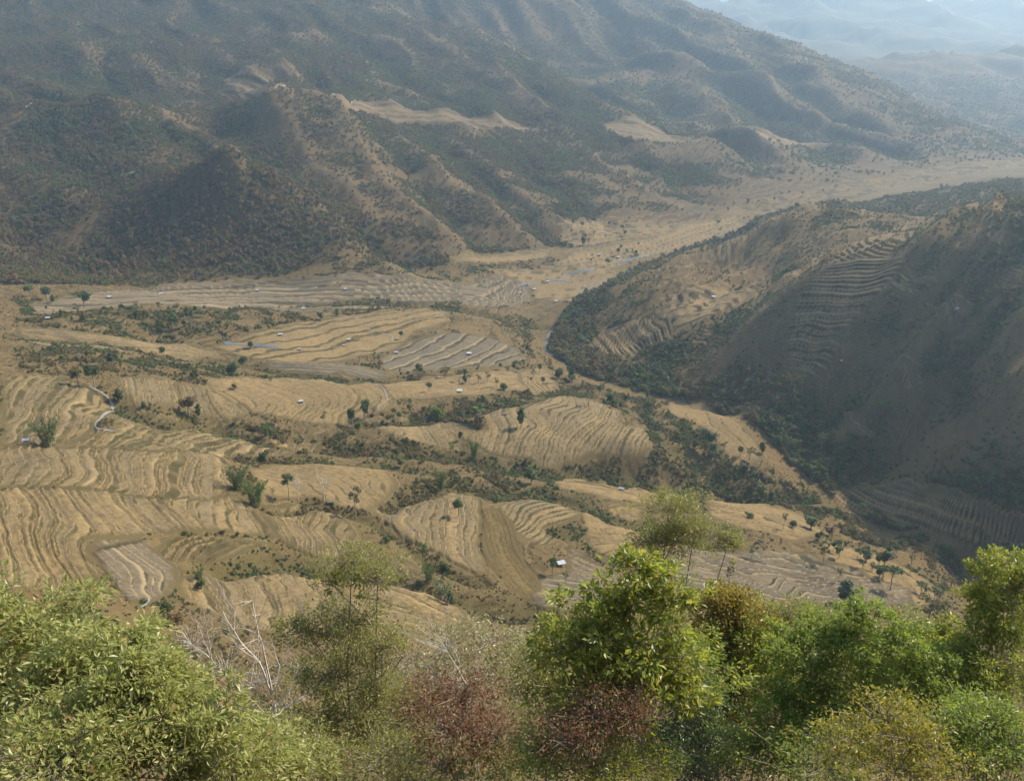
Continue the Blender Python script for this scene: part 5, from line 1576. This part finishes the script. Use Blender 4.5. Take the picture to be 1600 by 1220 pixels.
LM = dict(
    fresh=leaf_mat('fresh_green_leaves', (0.19, 0.205, 0.05), (0.30, 0.305, 0.085), (0.43, 0.41, 0.16), 0.5, 0.42, 0.5, glow=(0.44, 0.50, 0.12), dead=(0.30, 0.17, 0.07)),
    gloss=leaf_mat('glossy_yellow_green_leaves', (0.11, 0.155, 0.02), (0.20, 0.24, 0.034), (0.34, 0.34, 0.06), 0.5, 0.40, 0.5, glow=(0.46, 0.48, 0.05), dead=(0.36, 0.24, 0.04)),
    sage=leaf_mat('small_olive_leaves', (0.14, 0.155, 0.04), (0.21, 0.215, 0.055), (0.33, 0.31, 0.09), 0.45, 0.42, 0.48, glow=(0.38, 0.38, 0.09), dead=(0.26, 0.17, 0.07)),
    pale=leaf_mat('pale_silvery_leaves', (0.20, 0.19, 0.08), (0.28, 0.26, 0.11), (0.40, 0.36, 0.18), 0.55, 0.4, 0.42, glow=(0.42, 0.40, 0.16)),
    green=leaf_mat('deep_green_leaves', (0.10, 0.165, 0.024), (0.165, 0.235, 0.038), (0.26, 0.32, 0.06), 0.45, 0.42, 0.48, glow=(0.42, 0.50, 0.07), dead=(0.30, 0.26, 0.05)),
    amber=leaf_mat('amber_olive_leaves', (0.15, 0.145, 0.022), (0.23, 0.18, 0.026), (0.28, 0.175, 0.028), 0.45, 0.42, 0.48, glow=(0.44, 0.36, 0.05)),
    yellow=leaf_mat('yellow_leaves', (0.13, 0.17, 0.024), (0.25, 0.235, 0.028), (0.38, 0.29, 0.03), 0.45, 0.42, 0.48, glow=(0.46, 0.42, 0.05), dead=(0.34, 0.17, 0.04)),
    red=leaf_mat('rust_red_leaves', (0.15, 0.068, 0.036), (0.20, 0.098, 0.05), (0.26, 0.155, 0.08), 0.35, 0.5, 0.42, glow=(0.30, 0.15, 0.08), dead=(0.18, 0.17, 0.06)),
    blue=leaf_mat('dark_bluish_leaves', (0.055, 0.095, 0.04), (0.085, 0.135, 0.06), (0.14, 0.19, 0.085), 0.55, 0.38, 0.38, glow=(0.22, 0.32, 0.11)),
    dry=leaf_mat('dry_brown_leaves', (0.14, 0.105, 0.062), (0.20, 0.15, 0.085), (0.27, 0.21, 0.125), 0.3, 0.55, 0.36, glow=(0.34, 0.26, 0.13)),
)
fg_tree('leafy_tree', 'bright green broad-leaved tree at the bottom left corner', 'tree',
        [(60,1000,95,75,31),(-30,1010,70,90,31),(60,1110,115,80,28),(150,1050,80,70,29)], LM['fresh'], 0.28, 0.115, 130, 34, seed=21, spread=0.17, trunk_r=0.12)
fg_tree('leafy_tree', 'bright green low tree right of the corner tree at bottom left', 'tree',
        [(215,1070,70,65,27),(180,1150,110,70,25),(285,1090,55,40,27),(320,1150,75,45,25),(210,1010,38,32,29)], LM['fresh'], 0.25, 0.10, 130, 32, seed=22, spread=0.17, trunk_r=0.1)
fg_tree('shrub', 'low bright shrub at the bottom edge left of the tall thin tree', 'shrub',
        [(400,1165,55,38,27),(350,1200,90,35,25),(80,1205,140,40,23),(460,1200,60,30,28)], LM['fresh'], 0.22, 0.09, 80, 40, seed=23, spread=0.22, trunk_r=0.06)
fg_tree('tree', 'tall olive-leaved tree with airy layered crown left of centre', 'tree',
        [(550,880,46,26,50),(590,905,38,30,50),(515,908,24,20,50),(480,985,48,30,49),(545,975,55,32,49),(597,1012,38,36,49),(515,1058,55,34,48),(592,1085,52,38,48),(495,1130,48,34,47),(560,1155,66,40,46)],
        LM['sage'], 0.17, 0.085, 96, 34, seed=24, spread=0.22, trunk_r=0.16, base=(545,1190,49))
bare_tree('bare_tree', 'leafless white-barked tree in front of the dry slope, taller of two',
          [([(425,1085,0),(405,1035,0),(375,1000,.5),(348,955,1)], .07), ([(425,1085,0),(412,1020,-.5),(400,975,-.5),(398,950,0)], .065), ([(428,1080,0),(436,1040,.4),(424,1000,.8)], .045), ([(405,1035,0),(372,1010,-1),(352,985,-1)], .03), ([(428,1080,0),(445,1050,-.6),(450,1015,-.4)], .035)], 0.09, 31, 42, (428,1100))
bare_tree('bare_tree', 'leafless white-barked sapling left of the taller bare tree',
          [([(330,1030,0),(318,1000,0),(305,965,.4)], .04), ([(330,1030,0),(325,985,-.3),(318,950,0)], .04), ([(330,1028,0),(300,1008,.3),(285,990,.6)], .03)], 0.05, 32, 48, (330,1045))
bare_tree('bare_tree', 'leafless grey stems leaning before the dry slope in the centre',
          [([(735,1080,0),(700,1020,0),(668,965,.5)], .045), ([(735,1080,0),(712,1020,-.5),(690,985,-.5)], .035), ([(700,1020,0),(660,1000,1)], .025), ([(735,1085,0),(745,1040,.4),(742,1000,.8)], .03)], 0.06, 33, 50, (737,1100))
bare_tree('bare_tree', 'tangle of grey leafless stems at the foot of the olive tree',
          [([(420,1120,0),(450,1080,0),(470,1040,.5)], .03), ([(420,1120,0),(390,1090,-.5),(372,1060,-.5)], .03), ([(425,1120,0),(455,1100,1),(480,1090,1)], .025), ([(410,1120,0),(360,1110,.4),(330,1090,.8)], .025)], 0.04, 34, 40, (420,1135))
fg_tree('shrub', 'pale silvery-leaved shrub in the middle below the dry slope', 'shrub',
        [(700,1012,48,30,58),(760,1002,42,28,58),(815,1012,34,26,58),(680,1055,55,36,56),(760,1050,50,34,56)], LM['pale'], 0.27, 0.125, 44, 26, M['pale_bark'], seed=25, spread=0.26, trunk_r=0.08)
fg_tree('shrub', 'rust-red dry shrub left of two at the bottom centre', 'shrub',
        [(722,1090,52,42,40),(700,1140,65,46,38),(775,1150,50,42,38),(660,1100,38,34,40)], LM['red'], 0.22, 0.09, 34, 40, seed=26, spread=0.26, trunk_r=0.06)
fg_tree('shrub', 'rust-red dry shrub right of two below the big bright tree', 'shrub',
        [(925,1120,60,42,33),(985,1115,45,36,33),(890,1160,50,36,32)], LM['red'], 0.19, 0.08, 34, 36, seed=27, spread=0.26, trunk_r=0.06)
fg_tree('leafy_tree', 'big bright glossy tree right of centre with rounded top', 'tree',
        [(1000,892,44,32,37),(940,945,50,36,37),(1050,935,42,44,37),(985,955,40,40,37),(910,1008,66,50,36),(1010,1030,90,62,36),(868,1020,40,38,37),(945,1080,80,50,35),(1050,1075,50,46,36)],
        LM['gloss'], 0.31, 0.155, 64, 24, seed=28, spread=0.17, trunk_r=0.16)
fg_tree('tree', 'olive-grey tree with airy crown above the big bright tree', 'tree',
        [(1045,798,48,32,88),(1018,848,34,34,88),(1085,832,30,34,88),(1055,845,40,36,88),(1138,850,30,24,86)],
        LM['sage'], 0.22, 0.12, 110, 34, seed=29, spread=0.17, trunk_r=0.2, base=(1010,960,88))
fg_tree('tree', 'amber and olive leaved tree right of the big bright tree', 'tree',
        [(1120,955,44,34,46),(1150,975,52,46,46),(1172,1010,42,48,46),(1110,1045,50,56,45),(1165,1085,52,56,45),(1120,1130,55,46,44)], LM['amber'], 0.2, 0.10, 110, 60, seed=30, spread=0.22, trunk_r=0.14)
fg_tree('tree', 'olive rounded crown behind the deep green trees', 'tree',
        [(1240,968,40,26,55),(1275,985,34,24,55),(1220,1000,34,28,54)], LM['sage'], 0.15, 0.08, 80, 44, seed=35, spread=0.22, trunk_r=0.12)
fg_tree('leafy_tree', 'deep green tree with a pointed top at lower right', 'tree',
        [(1350,958,30,24,38),(1335,1003,52,36,38),(1405,1000,48,36,38),(1290,985,40,32,39),(1445,1050,42,44,38),(1400,1080,56,44,37)], LM['green'], 0.19, 0.085, 110, 30, seed=36, spread=0.165, trunk_r=0.14)
fg_tree('leafy_tree', 'deep green tree between amber tree and pointed tree', 'tree',
        [(1232,1012,34,32,39),(1275,1045,52,46,38),(1230,1090,50,48,38),(1300,1110,60,50,37),(1240,1150,66,44,36)], LM['green'], 0.19, 0.085, 110, 30, seed=37, spread=0.165, trunk_r=0.14)
fg_tree('leafy_tree', 'yellow-green tree reaching highest at the right edge', 'tree',
        [(1548,890,28,32,41),(1535,940,36,34,41),(1560,990,50,44,40),(1505,1015,38,36,40),(1560,1065,60,56,38),(1500,1090,44,50,38),(1590,920,40,60,41)], LM['gloss'], 0.19, 0.095, 105, 28, seed=38, spread=0.17, trunk_r=0.15)
fg_tree('shrub', 'green shrub at the bottom right corner', 'shrub',
        [(1530,1140,66,50,33),(1590,1180,70,60,32),(1480,1170,50,46,33)], LM['green'], 0.18, 0.08, 85, 46, seed=39, spread=0.22, trunk_r=0.08)
fg_tree('shrub', 'yellow-leaved shrub in front of the deep green trees', 'shrub',
        [(1385,1125,56,36,31),(1430,1160,60,38,30),(1330,1165,56,34,30),(1400,1205,80,30,29)], LM['yellow'], 0.17, 0.075, 56, 30, seed=40, spread=0.24, trunk_r=0.07)
fg_tree('shrub', 'dark bluish-green shrub below the amber tree', 'shrub',
        [(1070,1105,50,42,39),(1035,1160,62,42,38),(1110,1170,50,40,38),(1080,1205,80,30,36)], LM['blue'], 0.17, 0.06, 95, 48, seed=41, spread=0.22, trunk_r=0.07)
fg_tree('shrub', 'grey-green shrub left of the big bright tree', 'shrub',
        [(850,1035,48,28,46),(880,1075,52,34,44),(825,1085,46,36,44),(870,1120,52,36,42)], LM['sage'], 0.20, 0.09, 66, 40, seed=42, spread=0.22, trunk_r=0.07)
fg_tree('shrub', 'mixed green shrub at the bottom edge right of the rust-red shrub', 'shrub',
        [(850,1175,62,36,34),(930,1195,70,34,32),(1000,1200,60,30,33)], LM['gloss'], 0.16, 0.075, 72, 42, seed=43, spread=0.22, trunk_r=0.06)
fg_tree('shrub', 'olive shrub at the bottom edge right of the tall thin tree', 'shrub',
        [(635,1120,46,44,46),(640,1170,60,40,43),(600,1195,80,34,41),(700,1195,80,34,38),(780,1200,50,30,37)], LM['sage'], 0.20, 0.09, 62, 38, seed=44, spread=0.24, trunk_r=0.06)
fg_tree('shrub', 'dry brown shrub behind the tangle of bare stems', 'shrub',
        [(400,1070,44,30,52),(450,1110,50,34,48),(350,1050,40,30,52),(300,1010,34,26,58)], LM['dry'], 0.22, 0.08, 30, 30, M['pale_bark'], seed=45, spread=0.3, trunk_r=0.04)
fg_tree('shrub', 'dry olive shrub below the bare stems at the bottom', 'shrub',
        [(455,1150,44,34,42),(500,1190,60,34,40),(390,1120,34,26,44)], LM['sage'], 0.20, 0.085, 52, 32, seed=46, spread=0.26, trunk_r=0.05)
fg_tree('shrub', 'dry brown brush between olive tree and silvery shrub', 'shrub',
        [(640,1050,40,40,68),(600,1060,40,36,70),(720,1070,44,36,64),(810,1065,40,34,62)], LM['dry'], 0.26, 0.09, 32, 30, M['pale_bark'], seed=47, spread=0.3, trunk_r=0.05)
fg_tree('leafy_tree', 'yellow-green tree between the pointed tree and the right edge tree', 'tree',
        [(1470,1000,34,30,42),(1440,1030,40,34,41),(1490,1050,40,40,40)], LM['gloss'], 0.22, 0.11, 80, 30, seed=51, spread=0.18, trunk_r=0.1)
fg_tree('leafy_tree', 'light green tree joining amber tree and deep green trees', 'tree',
        [(1205,985,34,30,44),(1190,1025,40,36,43),(1215,1060,44,40,42)], LM['gloss'], 0.2, 0.10, 80, 30, seed=52, spread=0.18, trunk_r=0.1)
fg_tree('shrub', 'green leafy shrub low between bright tree and amber tree', 'shrub',
        [(1075,1030,40,40,40),(1100,1095,40,40,40),(1180,1170,60,40,36),(1290,1195,80,36,33)], LM['green'], 0.18, 0.08, 80, 40, seed=48, spread=0.22, trunk_r=0.06)
fg_tree('shrub', 'yellow-green shrub filling the gap under the pointed tree', 'shrub',
        [(1370,1070,50,40,40),(1460,1110,44,40,37),(1300,1000,40,36,41),(1340,1055,60,36,40)], LM['gloss'], 0.18, 0.08, 76, 40, seed=49, spread=0.22, trunk_r=0.07)
fg_tree('shrub', 'olive brush in the gap left of the red shrub', 'shrub',
        [(560,1100,40,30,58),(650,1085,44,34,58),(620,1150,50,36,50),(470,1070,40,28,58)], LM['sage'], 0.23, 0.10, 48, 30, seed=50, spread=0.26, trunk_r=0.05)
print('terrain quads', len(QUADS), 'leaves', NLEAF[0])
